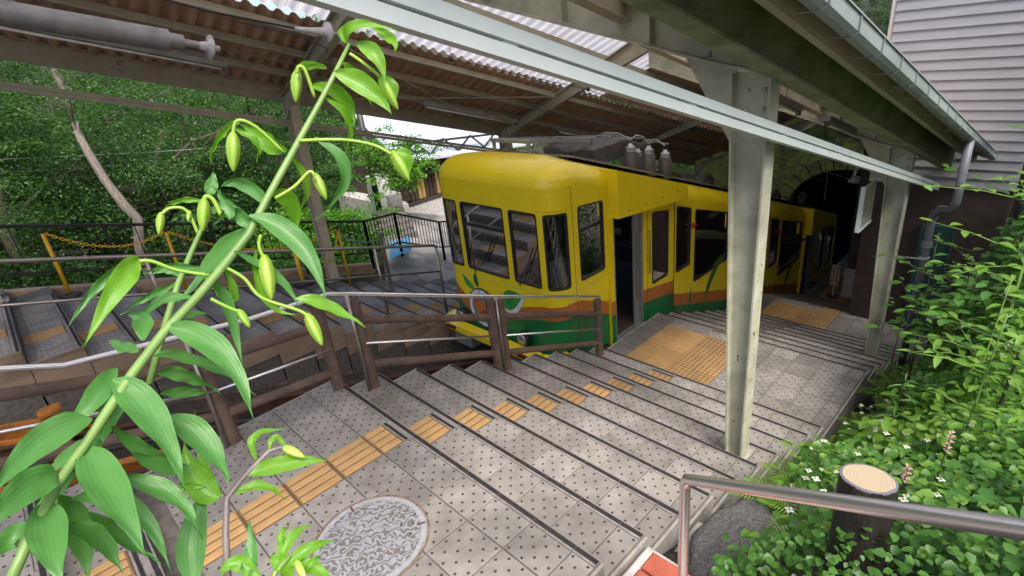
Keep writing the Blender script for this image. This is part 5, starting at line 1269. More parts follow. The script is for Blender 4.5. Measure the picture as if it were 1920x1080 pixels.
def thicket(n, x0, x1, y0, y1, htop, leaf, mat, name, label, sd):
    g_ = np.random.default_rng(sd); C = []
    while len(C) < n:
        x, y, f_ = g_.uniform(x0, x1), g_.uniform(y0, y1), g_.uniform(0, 1); h = interp(y, htop) * (.55 + .45 * min(1, (x - x0) / .5))
        z = bank_z(x, y) + f_ * h
        if mnoise.noise(Vector((x * 2.6, y * 2.2, z * 2.6 + sd))) < .02 - .25 * (1 - f_): continue
        C.append((x, y, z))
    C = np.array(C); a = g_.uniform(0, 6.28, n); U = np.stack([np.cos(a) - .15, np.sin(a) - .3, g_.uniform(-.6, .15, n)], 1); L = leaf * g_.uniform(.55, 1.3, n)
    o = link(name, leaf_cloud(name, C, U, np.array([0, -.2, 1.]) + g_.normal(0, .35, (n, 3)), L, L * .55, mat)); tag(o, label, 'plants', kind='stuff')
thicket(12000, 2.25, 3.4, 3.3, 8.9, [(3.3, .8), (4.2, 1.35), (5.5, 2.1), (6.5, 2.7), (8.9, 3.0)], .08, M['leaf_bank'], 'thicket', 'dense mid green thicket at the outer and lower part of the bank', 5)
thicket(3200, 2.35, 3.3, 2.0, 7.5, [(2.0, .55), (3.5, 1.0), (5.5, 2.2), (7.5, 2.6)], .075, M['leaf_lime'], 'lime_thicket', 'lighter lime green sprays through the thicket on the bank', 6)
thicket(1800, 2.6, 3.3, 3.8, 6.5, [(3.8, 1.6), (5.0, 2.4), (6.5, 2.6)], .075, M['leaf_lime'], 'lime_thicket', 'tall lime sprays at the outermost side of the bank', 8)
# unit leaves (length along +Y)
def unit_leaf(mat, droop=.25, fold=.12, prof=(0, .55, .9, 1, .86, .55, 0), name='leaf'):
    b_ = MB(); n = len(prof) - 1; vs = []
    for k, w_ in enumerate(prof):
        t_ = k / n; z = -droop * t_ * t_
        vs += [(-.5 * w_, t_, z + fold * w_ * .5), (0, t_, z), (.5 * w_, t_, z + fold * w_ * .5)]
    fs = []
    for k in range(n):
        for q in range(2): fs.append((k * 3 + q, k * 3 + q + 1, (k + 1) * 3 + q + 1, (k + 1) * 3 + q))
    b_.add(vs, fs); me = b_.mesh(name, mat, True, fix=False); return me
UL = {k: unit_leaf(M[m_], d_, f_) for k, m_, d_, f_ in (('bank', 'leaf_bank', .25, .12), ('lime', 'leaf_lime', .3, .15), ('fern', 'leaf_fern', .2, .05), ('bright', 'leaf_bright', .25, .12), ('petal', 'petal', .15, .1), ('pink', 'petal_pink', .1, .3))}
def put_leaf(me, root, pos, d, up, L, W, name='leaf'):
    d = Vector(d).normalized(); up = Vector(up); s = d.cross(up)
    if s.length < 1e-4: s = d.orthogonal()
    s.normalize(); n = s.cross(d)
    o = link(name, me, root); o.matrix_parent_inverse = Matrix.Identity(4)
    p_ = Vector(pos) - root.location
    o.matrix_basis = Matrix(((s.x * W, d.x * L, n.x * L, p_.x), (s.y * W, d.y * L, n.y * L, p_.y), (s.z * W, d.z * L, n.z * L, p_.z), (0, 0, 0, 1))); return o
def stem_plant(x, y, h, nl, ll, lw, kind, label, group=None, lean=(0, 0), opp=False, name='leafy_plant', start=.25, branch=0, z=None, cat='plant'):
    z = bank_z(x, y) if z is None else z; r = empty(name, (x, y, z), label, cat, group); B = Vector((x, y, z - .03))
    T = B + Vector((lean[0], lean[1], h)); mid = B.lerp(T, .5) + Vector((-lean[0] * .15, -lean[1] * .15, 0))
    def bz(t_): return B * (1 - t_) ** 2 + mid * 2 * t_ * (1 - t_) + T * t_ * t_
    b_ = MB(); b_.tube([bz(k / 8) for k in range(9)], [.0075 * (1.1 - .75 * k / 8) * max(.6, h) for k in range(9)], 6)
    axes = [(bz, start, nl)]
    for q in range(branch):
        t0 = random.uniform(.3, .85); p0 = bz(t0); a = random.uniform(0, 6.28); e = p0 + Vector((math.cos(a), math.sin(a), random.uniform(.1, .5))) * h * random.uniform(.22, .4)
        b_.tube([p0, p0.lerp(e, .5) + Vector((0, 0, .03)), e], [.005, .0035, .002], 5); axes.append((lambda t_, p0=p0, e=e: p0.lerp(e, t_) + Vector((0, 0, .12 * t_ * (1 - t_))), .25, max(4, nl // 3)))
    part('stem', b_, M['stem_dark'] if kind != 'lime' else M['stem_lily'], r, True)
    for fn, st_, k_ in axes:
        for k in range(k_):
            t_ = lerp(st_, 1, k / max(1, k_ - 1)); a = k * 2.4 + random.uniform(-.3, .3) if not opp else (k // 2) * 1.57 + (k % 2) * 3.14 + random.uniform(-.2, .2)
            d_ = Vector((math.cos(a), math.sin(a), random.uniform(-.15, .45))); f_ = random.uniform(.75, 1.15) * (1 - .35 * (t_ > .9))
            put_leaf(UL[kind], r, fn(t_), d_, (random.uniform(-.2, .2), random.uniform(-.3, .1), 1), ll * f_, lw * f_)
    return r
# shrubs and tall plants on the bank
stem_plant(2.12, 4.9, 1.95, 20, .12, .066, 'bank', 'tall shrub with broad toothed leaves in front of the downpipe', lean=(-.05, .25), branch=9, name='tall_shrub')
stem_plant(2.42, 4.2, 1.75, 18, .13, .07, 'bank', 'broad leaved shrub on the bank right of the downpipe', lean=(.1, .1), branch=10, name='tall_shrub')
stem_plant(2.62, 4.8, 1.95, 18, .12, .066, 'bank', 'broad leaved shrub rising below the siding wall', lean=(.1, .3), branch=11, name='tall_shrub')
stem_plant(2.72, 3.3, 1.55, 16, .13, .05, 'lime', 'lime green twiggy shrub at the outer side of the bank', lean=(.05, .2), branch=8, name='lime_shrub')
stem_plant(2.78, 2.4, 1.25, 16, .10, .035, 'lime', 'low lime green shrub with narrow leaves near the log bollard', lean=(.05, .1), branch=8, name='lime_shrub')
stem_plant(2.80, 3.9, 2.45, 18, .12, .065, 'lime', 'tall lime green sapling leaning by the grey wall pipe', lean=(-.02, .5), branch=11, name='sapling')
stem_plant(2.9, 5.6, 3.0, 18, .14, .08, 'bank', 'tallest green sapling beside the siding wall corner', lean=(.0, .2), branch=12, name='sapling')
stem_plant(1.98, 4.55, 1.35, 30, .15, .024, 'bank', 'upright lily stalk with narrow leaves close to the stair edge', lean=(.02, .05), name='narrow_leaf_stalk', start=.1)
stem_plant(2.3, 2.95, .95, 24, .15, .022, 'bank', 'short lily stalk with narrow leaves in the middle of the bank', lean=(.05, .05), name='narrow_leaf_stalk', start=.1)
for x, y, h, lb in ((2.16, 3.0, .5, 'pale lime broad leaved plant near the stair landing'), (2.33, 2.45, .55, 'pale lime broad leaved plant amid white flowers'), (2.45, 3.3, .62, 'pale lime broad leaved plant below the broad leaved shrub'), (2.2, 3.75, .6, 'pale lime broad leaved plant behind the landing edge')):
    stem_plant(x, y, h, 12, .16, .085, 'lime', lb, opp=True, lean=(random.uniform(-.08, .08), random.uniform(-.08, .08)), name='lime_plant', start=.45)
for k, (x, y) in enumerate(((2.5, 5.6), (2.25, 6.3), (2.6, 6.6), (2.1, 5.6), (2.35, 7.2), (2.75, 7.4), (2.9, 2.9), (2.95, 4.4), (2.7, 5.6), (2.55, 5.1), (2.8, 6.2), (2.45, 4.7), (2.85, 5.0), (2.3, 5.3))):
    stem_plant(x, y, random.uniform(1.1, 1.8), 16, .11, .058, 'bank', 'bushy green plant in the thicket at the low end of the bank', 'thicket plants on the bank', (random.uniform(-.1, .1), random.uniform(-.1, .2)), branch=7, name='thicket_plant')
def fern(x, y, n, L, label):
    z = bank_z(x, y) + .10; r = empty('fern', (x, y, z), label, 'fern', 'ferns on the bank'); B = Vector((x, y, z))
    for k in range(n):
        a = k * 6.28 / n + random.uniform(-.3, .3); d_ = Vector((math.cos(a), math.sin(a), 0)); l = L * random.uniform(.75, 1.1); b_ = MB(); pts = [B + d_ * (l * t_) + Vector((0, 0, l * (.75 * t_ - .75 * t_ * t_))) for t_ in (0, .2, .4, .6, .8, 1)]
        b_.tube(pts, [.003, .003, .0025, .002, .0015, .001], 4, cap=False)
        s_ = Vector((-d_.y, d_.x, 0))
        for q in range(1, 15):
            t_ = q / 15; p_ = B + d_ * (l * t_) + Vector((0, 0, l * (.75 * t_ - .75 * t_ * t_))); w_ = l * .27 * math.sin(math.pi * min(1, t_ * .85 + .15)) * (1 - .3 * t_)
            for sg in (-1, 1):
                e = p_ + s_ * sg * w_ + d_ * w_ * .35 - Vector((0, 0, w_ * .15)); m_ = p_.lerp(e, .45); h_ = d_ * l * .022
                b_.add([p_, m_ - h_, e, m_ + h_], [(0, 1, 2, 3)])
        part('frond', b_, M['leaf_fern'], r)
for x, y, n, L in ((1.93, 2.35, 7, .36), (1.99, 1.75, 7, .38), (2.05, 1.3, 7, .34), (1.95, 3.0, 7, .34), (2.14, 2.05, 7, .36), (2.26, 1.05, 6, .3), (1.98, 4.9, 7, .4), (1.93, 5.6, 7, .42), (1.95, 4.0, 6, .34), (1.93, 6.2, 7, .42), (2.2, 1.55, 6, .34), (2.1, 2.6, 6, .34)):
    fern(x, y, n, L, 'yellow green fern at the stair side of the bank')
# white flowered herbs
def flower(root, p_, s_):
    for q in range(4):
        a = q * 1.57 + random.uniform(-.15, .15); put_leaf(UL['petal'], root, p_, (math.cos(a), math.sin(a), random.uniform(.0, .2)), (0, 0, 1), s_, s_ * .75, 'petal')
    b_ = MB(); b_.tube([p_, p_ + Vector((0, 0, s_ * .4)), p_ + Vector((0, 0, s_ * .75))], [.0045, .004, .002], 6); part('spike', b_, M['spike'], root, True)
spots = [tuple(p_) for p_ in bank_pts(80, 1.92, 2.85, .4, 4.6)]
for x, y in spots:
    z = bank_z(x, y); h = random.uniform(.28, .44); r = empty('white_flower_herb', (x, y, z), 'small herb with a white four-petalled flower in the ground cover', 'flower', 'white flowers on the bank')
    T = Vector((x + random.uniform(-.04, .04), y + random.uniform(-.06, .02), z + h)); b_ = MB(); b_.tube([(x, y, z), ((x + T.x) / 2, (y + T.y) / 2, z + h * .55), T], [.0025, .002, .0018], 5); part('stem', b_, M['stem_lily'], r)
    for k in range(5):
        t_ = .35 + .14 * k; a = k * 2.4 + x * 9; put_leaf(UL['bank'], r, Vector((x, y, z)).lerp(T, t_), (math.cos(a), math.sin(a), .1), (0, 0, 1), .055, .05)
    flower(r, T, random.uniform(.017, .025))
for x, y, lb in ((2.76, 1.5, 'pink budded flower stalk above the log bollard'), (2.66, 1.12, 'pink budded flower stalk behind the steel handrail')):
    z = bank_z(x, y); r = empty('pink_flower_stalk', (x, y, z), lb, 'flower'); h = .62 if y > 1.3 else .5; b_ = MB(); b_.tube([(x, y, z), (x + .02, y - .02, z + h)], [.004, .002], 6); part('stem', b_, M['stem_dark'], r)
    for k in range(9): put_leaf(UL['bank'], r, (x + .01, y - .01, z + h * (.15 + .06 * k)), (math.cos(k * 2.4), math.sin(k * 2.4), .1), (0, 0, 1), .1, .03)
    for k in range(16): a = k * 2.4; p_ = (x + .02, y - .02, z + h * (.78 + .014 * k)); put_leaf(UL['pink'], r, p_, (math.cos(a), math.sin(a), .3), (0, 0, 1), .024, .013, 'bud')
# ------------------------------------------------------------------ log bollard, handrail, edging
bo_ = empty('log_bollard', (2.66, .42, bank_z(2.66, .42)), 'imitation log bollard with pale ringed top behind the steel handrail', 'bollard')
bt_ = unp(1628, 897, 2.62); bb_ = Vector((bt_.x + .03, bt_.y - .10, bank_z(bt_.x, bt_.y) - .1)); rr = .098
axis = (bt_ - bb_).normalized(); hgt = (bt_ - bb_).length
b_ = MB(); n_ = 40; vs = []; ks = 14
a1 = axis.orthogonal().normalized(); a2 = axis.cross(a1)
for k in range(ks + 1):
    for q in range(n_):
        t_ = 2 * math.pi * q / n_; w_ = rr * (1 + .035 * mnoise.noise(Vector((math.cos(t_) * 3, math.sin(t_) * 3, k * .45))) + .02 * math.sin(9 * t_ + 2 * mnoise.noise(Vector((k * .5, t_, 0))))) * (1.0 if k < ks else .985)
        vs.append(bb_ + axis * (hgt * k / ks) + (a1 * math.cos(t_) + a2 * math.sin(t_)) * w_)
b_.add(vs, [(k * n_ + q, k * n_ + (q + 1) % n_, (k + 1) * n_ + (q + 1) % n_, (k + 1) * n_ + q) for k in range(ks) for q in range(n_)] + [tuple(ks * n_ + q for q in range(n_))]); part('bark', b_, M['bollard_bark'], bo_, 'auto')
b_ = MB(); n_ = 40; vs = [(rr * (.885 + .02 * math.sin(7 * q)) * math.cos(2 * math.pi * q / n_), rr * (.885 + .02 * math.sin(7 * q)) * math.sin(2 * math.pi * q / n_), z) for z in (0, .004) for q in range(n_)]
b_.add(vs, [tuple(n_ + q for q in range(n_))] + [(q, (q + 1) % n_, n_ + (q + 1) % n_, n_ + q) for q in range(n_)])
to = link('cut_top', b_.mesh('cut_top', M['rings']), bo_); to.matrix_basis = Matrix.Translation(bt_ - bo_.location) @ axis.to_track_quat('Z', 'Y').to_matrix().to_4x4()
b_ = MB(); b_.lathe(bt_ - axis * .004, axis, [(rr * .99, 0), (rr * .985, .0055), (rr * .9, .0055)], 40); part('top_rim', b_, M['pvc'], bo_)
hr_ = empty('path_handrail', (2.3, -.34, .3), 'polished stainless handrail with a bent corner beside the log bollard', 'handrail')
p0 = unp(1285, 898, 1.88); pe = unp(1990, 1003, 1.16); d_ = (pe - p0).normalized()
b_ = MB(); pb = Vector((p0.x, p0.y, .43))
bend = [p0 + Vector((0, 0, -.03)), p0 + Vector((0, 0, -.012)) + d_ * .004, p0 + d_ * .012 , p0 + d_ * .03 + Vector((0, 0, .0))]
b_.tube([pb] + bend + [p0.lerp(pe, .5), pe + d_ * .3], .0170, 18); part('pipe', b_, M['stainless'], hr_, 'auto')
b_ = MB(); b_.lathe((pb.x, pb.y, .44), (0, 0, 1), [(.05, 0), (.05, .012), (.025, .02)], 16); part('flange', b_, M['stainless'], hr_)
# brick kerb under the handrail
pth_ = MB(); pth_.box(2.12, 3.6, -4, -.24, -.6, .44); o = pth_.build('path', M['concrete']); tag(o, kind='structure')
bk = empty('brick_kerb', (2.2, -.5, .3), 'red brick kerb at the corner of the upper path', 'kerb')
for k in range(9):
    y = -.185 - k * .105; b_ = MB(); b_.cbox(2.05, 2.255, y - .048, y + .048, .36, .50, .008); part('brick', b_, M['brick'], bk)
for k in range(6):
    x = 2.31 + k * .105; b_ = MB(); b_.cbox(x - .048, x + .048, -.335, -.137, .36, .50, .008); part('brick', b_, M['brick'], bk)
# rocks and blocks along the stair flank
def rock(c, s, mat, label, cat='rock', name='rock', seed=0, grp=None):
    bm = bmesh.new(); bmesh.ops.create_icosphere(bm, subdivisions=4, radius=1)
    for v in bm.verts:
        p_ = v.co.copy(); k = 1 + .28 * mnoise.noise(p_ * 1.3 + Vector((seed, 0, 0))) + .10 * mnoise.noise(p_ * 4 + Vector((0, seed, 0))); v.co = Vector((p_.x * s[0], p_.y * s[1], max(-.6, p_.z) * s[2])) * k
    me = bpy.data.meshes.new(name); bm.to_mesh(me); bm.free(); me.materials.append(M[mat]); me.polygons.foreach_set('use_smooth', [True] * len(me.polygons))
    o = link(name, me, None, c); tag(o, label, cat, grp); return o
rock((2.1, .62, -.27), (.30, .46, .12), 'asphalt_rock', 'wide grey gritty mound of asphalt beside the stairs', seed=1)
rock((2.22, 1.25, -.30), (.12, .14, .14), 'stone', 'rounded grey stone at the top of the asphalt mound', seed=2)
rock((2.02, .92, -.28), (.07, .08, .07), 'stone', 'small stone wedged at the asphalt edge', seed=3)
rock((2.45, 1.15, -.02), (.10, .10, .09), 'stone', 'half hidden stone below the bollard', seed=4)
for k, (y0, y1, z, mt_, lb) in enumerate(((-.10, .36, -.16, 'concrete_pale', 'pale concrete block at the corner of the brick kerb'), (.55, .95, -.46, 'concrete_pale', 'whitish broken concrete footing beside the second stair'), (.98, 1.38, -.62, 'stone', 'grey brown flat kerb stone beside the stairs, upper of two'), (1.42, 1.85, -.80, 'stone', 'grey brown flat kerb stone beside the stairs, lower of two'))):
    b_ = MB(); b_.cbox(1.70, 1.93 + .03 * k, y0, y1, z - .4, z, .015); o = b_.build('kerb_block', M[mt_]); tag(o, lb, 'block')
# dead leaves on the soil strip
n_ = 260; p_ = np.stack([r_.uniform(1.69, 2.0, n_), r_.uniform(-.2, 6, n_)], 1); C = np.stack([p_[:, 0], p_[:, 1], np.array([bank_z(a, c) for a, c in p_]) + .012], 1); a = r_.uniform(0, 6.28, n_)
o = link('leaf_litter', leaf_cloud('leaf_litter', C, np.stack([np.cos(a), np.sin(a), np.zeros(n_)], 1), np.array([0, 0, 1.]) + r_.normal(0, .25, (n_, 3)), r_.uniform(.015, .035, n_), r_.uniform(.01, .02, n_), M['rust'])); tag(o, 'brown dead leaves on the soil beside the stairs', 'leaf litter', kind='stuff')
# ------------------------------------------------------------------ manhole cover
MHX, MHY, MHR = 0.578, -0.726, 0.325
mh = empty('manhole_cover', (MHX, MHY, 0), 'round grey cast iron manhole cover with raised picture relief set in the tiled landing', 'manhole cover')
M['iron'] = pm('cast_iron', (.40, .41, .44), (.33, .34, .36), 30, .45, .3, 200, metal=.35); M['iron_low'] = pm('cast_iron_recess', (.26, .22, .19), (.19, .16, .14), 25, .8, .4, 150); M['iron_rust'] = pm('iron_rust', (.12, .065, .04), (.2, .14, .1), 22, .85, .4)
m, t, b = newmat('cast_iron_relief'); N, L = t.nodes, t.links
tc = N.new('ShaderNodeTexCoord'); mp = N.new('ShaderNodeMapping'); mp.inputs['Location'].default_value = (-MHX, -MHY, 0); mp.inputs['Rotation'].default_value = (0, 0, .5); L.new(tc.outputs['Object'], mp.inputs['Vector'])
wv = N.new('ShaderNodeTexWave'); wv.inputs['Scale'].default_value = 7.5; wv.inputs['Distortion'].default_value = 9; wv.inputs['Detail'].default_value = .4; wv.inputs['Detail Scale'].default_value = 3.2; L.new(mp.outputs['Vector'], wv.inputs['Vector'])
mr = N.new('ShaderNodeMapRange'); mr.inputs[1].default_value = .36; mr.inputs[2].default_value = .44; L.new(wv.outputs['Fac'], mr.inputs[0])
cr = N.new('ShaderNodeMix'); cr.data_type = 'RGBA'; cr.inputs['A'].default_value = (.15, .135, .125, 1); cr.inputs['B'].default_value = (.29, .30, .325, 1); L.new(mr.outputs[0], cr.inputs['Factor'])
L.new(cr.outputs['Result'], b.inputs['Base Color']); b.inputs['Roughness'].default_value = .5; b.inputs['Metallic'].default_value = .25
bp = N.new('ShaderNodeBump'); bp.inputs['Strength'].default_value = .8; bp.inputs['Distance'].default_value = .006; L.new(mr.outputs[0], bp.inputs['Height']); L.new(bp.outputs['Normal'], b.inputs['Normal']); M['iron_relief'] = m
b_ = MB(); b_.lathe((MHX, MHY, -.01), (0, 0, 1), [(MHR + .012, 0), (MHR + .012, .0115), (MHR, .0115), (MHR, .006)], 64); part('frame_ring', b_, M['iron_rust'], mh)
b_ = MB(); b_.lathe((MHX, MHY, -.01), (0, 0, 1), [(MHR - .006, 0), (MHR - .006, .0125), (.01, .0125)], 64); lid = part('lid', b_, M['iron_relief'], mh)
b_ = MB(); vs = []; n_ = 64
for q in range(n_):
    for rr_, z in ((MHR - .008, .002), (MHR - .008, .0055), (MHR - .038, .0055), (MHR - .038, .002)): vs.append((MHX + rr_ * math.cos(2 * math.pi * q / n_), MHY + rr_ * math.sin(2 * math.pi * q / n_), z))
b_.add(vs, [(q * 4 + k, q * 4 + k + 1, ((q + 1) % n_) * 4 + k + 1, ((q + 1) % n_) * 4 + k) for q in range(n_) for k in range(3)]); part('rim', b_, M['iron'], mh, sub=lid)
rl = MB(); rnd = random.Random(3)
def ribbon(pts, wd):
    vs = []
    for i, (x, y) in enumerate(pts):
        a, c = pts[max(0, i - 1)], pts[min(len(pts) - 1, i + 1)]; dx, dy = c[0] - a[0], c[1] - a[1]; l = math.hypot(dx, dy) or 1; w_ = wd * (.35 + .65 * math.sin(math.pi * (i + .5) / len(pts)))
        for s_, z in ((-1, .002), (-.8, .0055), (.8, .0055), (1, .002)): vs.append((MHX + x - dy / l * w_ * s_ / 2, MHY + y + dx / l * w_ * s_ / 2, z))
    rl.add(vs, [(i * 4 + k, i * 4 + k + 1, i * 4 + k + 5, i * 4 + k + 4) for i in range(len(pts) - 1) for k in range(3)])
RI = MHR - .05
for k in range(110):
    r0 = RI * math.sqrt(rnd.random()); a = rnd.uniform(0, 6.28); x, y = r0 * math.cos(a), r0 * math.sin(a); n_ = 6
    if x > .02 and y < .12:   # long flowing strokes like plumage
        th = -.6 + 1.2 * mnoise.noise(Vector((x * 6, y * 6, 0))); L_ = rnd.uniform(.03, .075); cv = rnd.uniform(-6, 6)
    elif y > .1:              # small crossed strokes
        th = rnd.choice([.4, 1.2, 2.0]) + mnoise.noise(Vector((x * 9, y * 9, 3))); L_ = rnd.uniform(.02, .04); cv = rnd.uniform(-25, 25)
    else:                     # little curls like blossom
        th = rnd.uniform(0, 6.28); L_ = rnd.uniform(.03, .06); cv = rnd.choice([-60, 60, 45])
    pts = []; px_, py_ = x, y
    for i in range(n_): pts.append((px_, py_)); px_ += math.cos(th) * L_ / n_; py_ += math.sin(th) * L_ / n_; th += cv * L_ / n_
    if all(math.hypot(*p_) < RI + .008 for p_ in pts): ribbon(pts, rnd.uniform(.007, .013))
part('relief', rl, M['iron'], mh, sub=lid)['kind'] = 'stuff'
for a in (math.radians(62), math.radians(172)):
    b_ = MB(); r0 = MHR - .03; b_.bar((MHX + (r0 - .025) * math.cos(a), MHY + (r0 - .025) * math.sin(a), .0045), (MHX + (r0 + .018) * math.cos(a), MHY + (r0 + .018) * math.sin(a), .0045), .014, .005); part('key_slot', b_, M['rust'], mh, sub=lid)

# ------------------------------------------------------------------ lilies in the foreground
def qbez(pts, n=12):
    P_ = [Vector(p_) for p_ in pts]
    if len(P_) == 3:
        c = P_[1] * 2 - (P_[0] + P_[2]) / 2; return [P_[0] * (1 - t_) ** 2 + c * 2 * t_ * (1 - t_) + P_[2] * t_ * t_ for t_ in [k / n for k in range(n + 1)]]
    out = []; m_ = len(P_) - 1                              # Catmull-Rom
    for i in range(m_):
        a, b, c, d = P_[max(0, i - 1)], P_[i], P_[i + 1], P_[min(m_, i + 2)]
        for k in range(4): t_ = k / 4; out.append(.5 * ((2 * b) + (c - a) * t_ + (2 * a - 5 * b + 4 * c - d) * t_ * t_ + (3 * b - a - 3 * c + d) * t_ ** 3))
    out.append(P_[-1]); return out
def lily_leaf(root, pts3, wd, mat, roll=0., fold=.22, name='leaf'):
    """long parallel-veined leaf along a 3D midline"""
    tw = random.uniform(-.9, .9); ph = random.uniform(0, 6); c = qbez(pts3, 14); n = len(c) - 1; vs = []; uv = []; fs = []; prevs = None; m_ = 7
    for k, p_ in enumerate(c):
        t_ = k / n; d_ = (c[min(n, k + 1)] - c[max(0, k - 1)]).normalized(); vdir = (CAM - p_).normalized()
        s_ = d_.cross(vdir); s_ = s_.normalized() if s_.length > .15 else (prevs or d_.orthogonal())
        if prevs and s_.dot(prevs) < 0: s_ = -s_
        s_ = (s_ + (prevs or s_) * 1.2).normalized(); prevs = s_
        rl2 = roll + tw * (t_ - .3); nn = s_.cross(d_); s2 = s_ * math.cos(rl2) + nn * math.sin(rl2); n2 = s2.cross(d_)
        w_ = wd * .325 * ((.12 + .88 * math.sin(math.pi / 2 * t_ / .36) ** .8) if t_ < .36 else max(.012, math.cos(math.pi / 2 * (t_ - .36) / .64) ** 1.15))
        for q in range(m_):
            u = (q - (m_ - 1) / 2) / ((m_ - 1) / 2); vs.append(p_ + s2 * (u * w_) + n2 * (abs(u) ** 1.3 * w_ * fold * 1.6 - fold * w_ * .6) + n2 * (.0014 * abs(u) * math.sin(t_ * 19 + u * 4 + ph) + .0016 * math.sin(t_ * 7 + ph))); uv.append((u * .5 + .5, t_))
    for k in range(n):
        for q in range(m_ - 1): fs.append((k * m_ + q, k * m_ + q + 1, (k + 1) * m_ + q + 1, (k + 1) * m_ + q))
    me = bpy.data.meshes.new(name); me.from_pydata([tuple(v - root.location) for v in vs], [], fs); me.materials.append(M[mat]); me.polygons.foreach_set('use_smooth', [True] * len(fs))
    ul = me.uv_layers.new(name='UVMap'); ul.data.foreach_set('uv', [x for f_ in fs for i in f_ for x in uv[i]]); me.update()
    return link(name, me, root)
def mpp(t_, x, y):                                         # metres per pixel at a distance along the ray
    d_ = FV * FPX + RV * (x - 960) - UV_ * (y - 540); return t_ / d_.length
def lpix(root, pts, wpx, mat, roll=0, dd=(0, -.01, -.03), fold=.22, t0=.62):
    P_ = [unp(x, y, t0 + dd[min(i, len(dd) - 1)]) for i, (x, y) in enumerate(pts)]
    return lily_leaf(root, P_, wpx * mpp(t0, *pts[0]), mat, roll, fold)
def budpix(root, a, c, wpx, t0):
    A, B = unp(*a, t0), unp(*c, t0 - .008); w_ = wpx * mpp(t0, *a) * .34; d_ = (B - A)
    b_ = MB(); L_ = d_.length; b_.lathe(A, d_, [(w_ * .35, 0), (w_ * .8, L_ * .14), (w_, L_ * .36), (w_ * .92, L_ * .58), (w_ * .6, L_ * .82), (w_ * .22, L_ * .97), (w_ * .06, L_)], 24)
    ax_ = d_.normalized(); u1 = ax_.orthogonal().normalized(); u2 = ax_.cross(u1)
    for k, v in enumerate(b_.v):
        q_ = Vector(v) - A; al = ax_ * q_.dot(ax_); ra = q_ - al; th = math.atan2(ra.dot(u2), ra.dot(u1)); b_.v[k] = tuple(A + al + ra * (1 + .13 * math.cos(3 * th)))
    return part('bud', b_, M['bud'], root, True)
def pedpix(root, pts, rpx, t0, name='pedicel'):
    P_ = qbez([unp(x, y, t0) for x, y in pts]); b_ = MB(); b_.tube(P_, [rpx * mpp(t0, *pts[0]) for _ in P_], 8); return part(name, b_, M['bud'], root, True)
ly = empty('lily', unp(20, 1090, .56), 'large budding lily with long drooping leaves leaning over the landing in the foreground', 'lily')
st = [(10, 1110), (60, 1000), (110, 905), (178, 807), (249, 700), (307, 624), (369, 558), (418, 500), (467, 438), (502, 370), (551, 281), (592, 207), (620, 154), (655, 82)]
tl = lambda i: .56 + .20 * i / (len(st) - 1)
P_ = [unp(x, y, tl(i)) for i, (x, y) in enumerate(st)]; wpx = [15, 14, 13.5, 13, 13, 12.5, 12, 11.5, 11, 10, 9, 8, 7, 4.5]
b_ = MB(); b_.tube(P_, [wpx[i] * .70 * mpp(tl(i), *st[i]) for i in range(len(st))], 12); part('stem', b_, M['stem_lily'], ly, True)
def sd_(x, y):                                             # stem depth nearest a pixel
    return tl(min(range(len(st)), key=lambda i: (st[i][0] - x) ** 2 + (st[i][1] - y) ** 2))
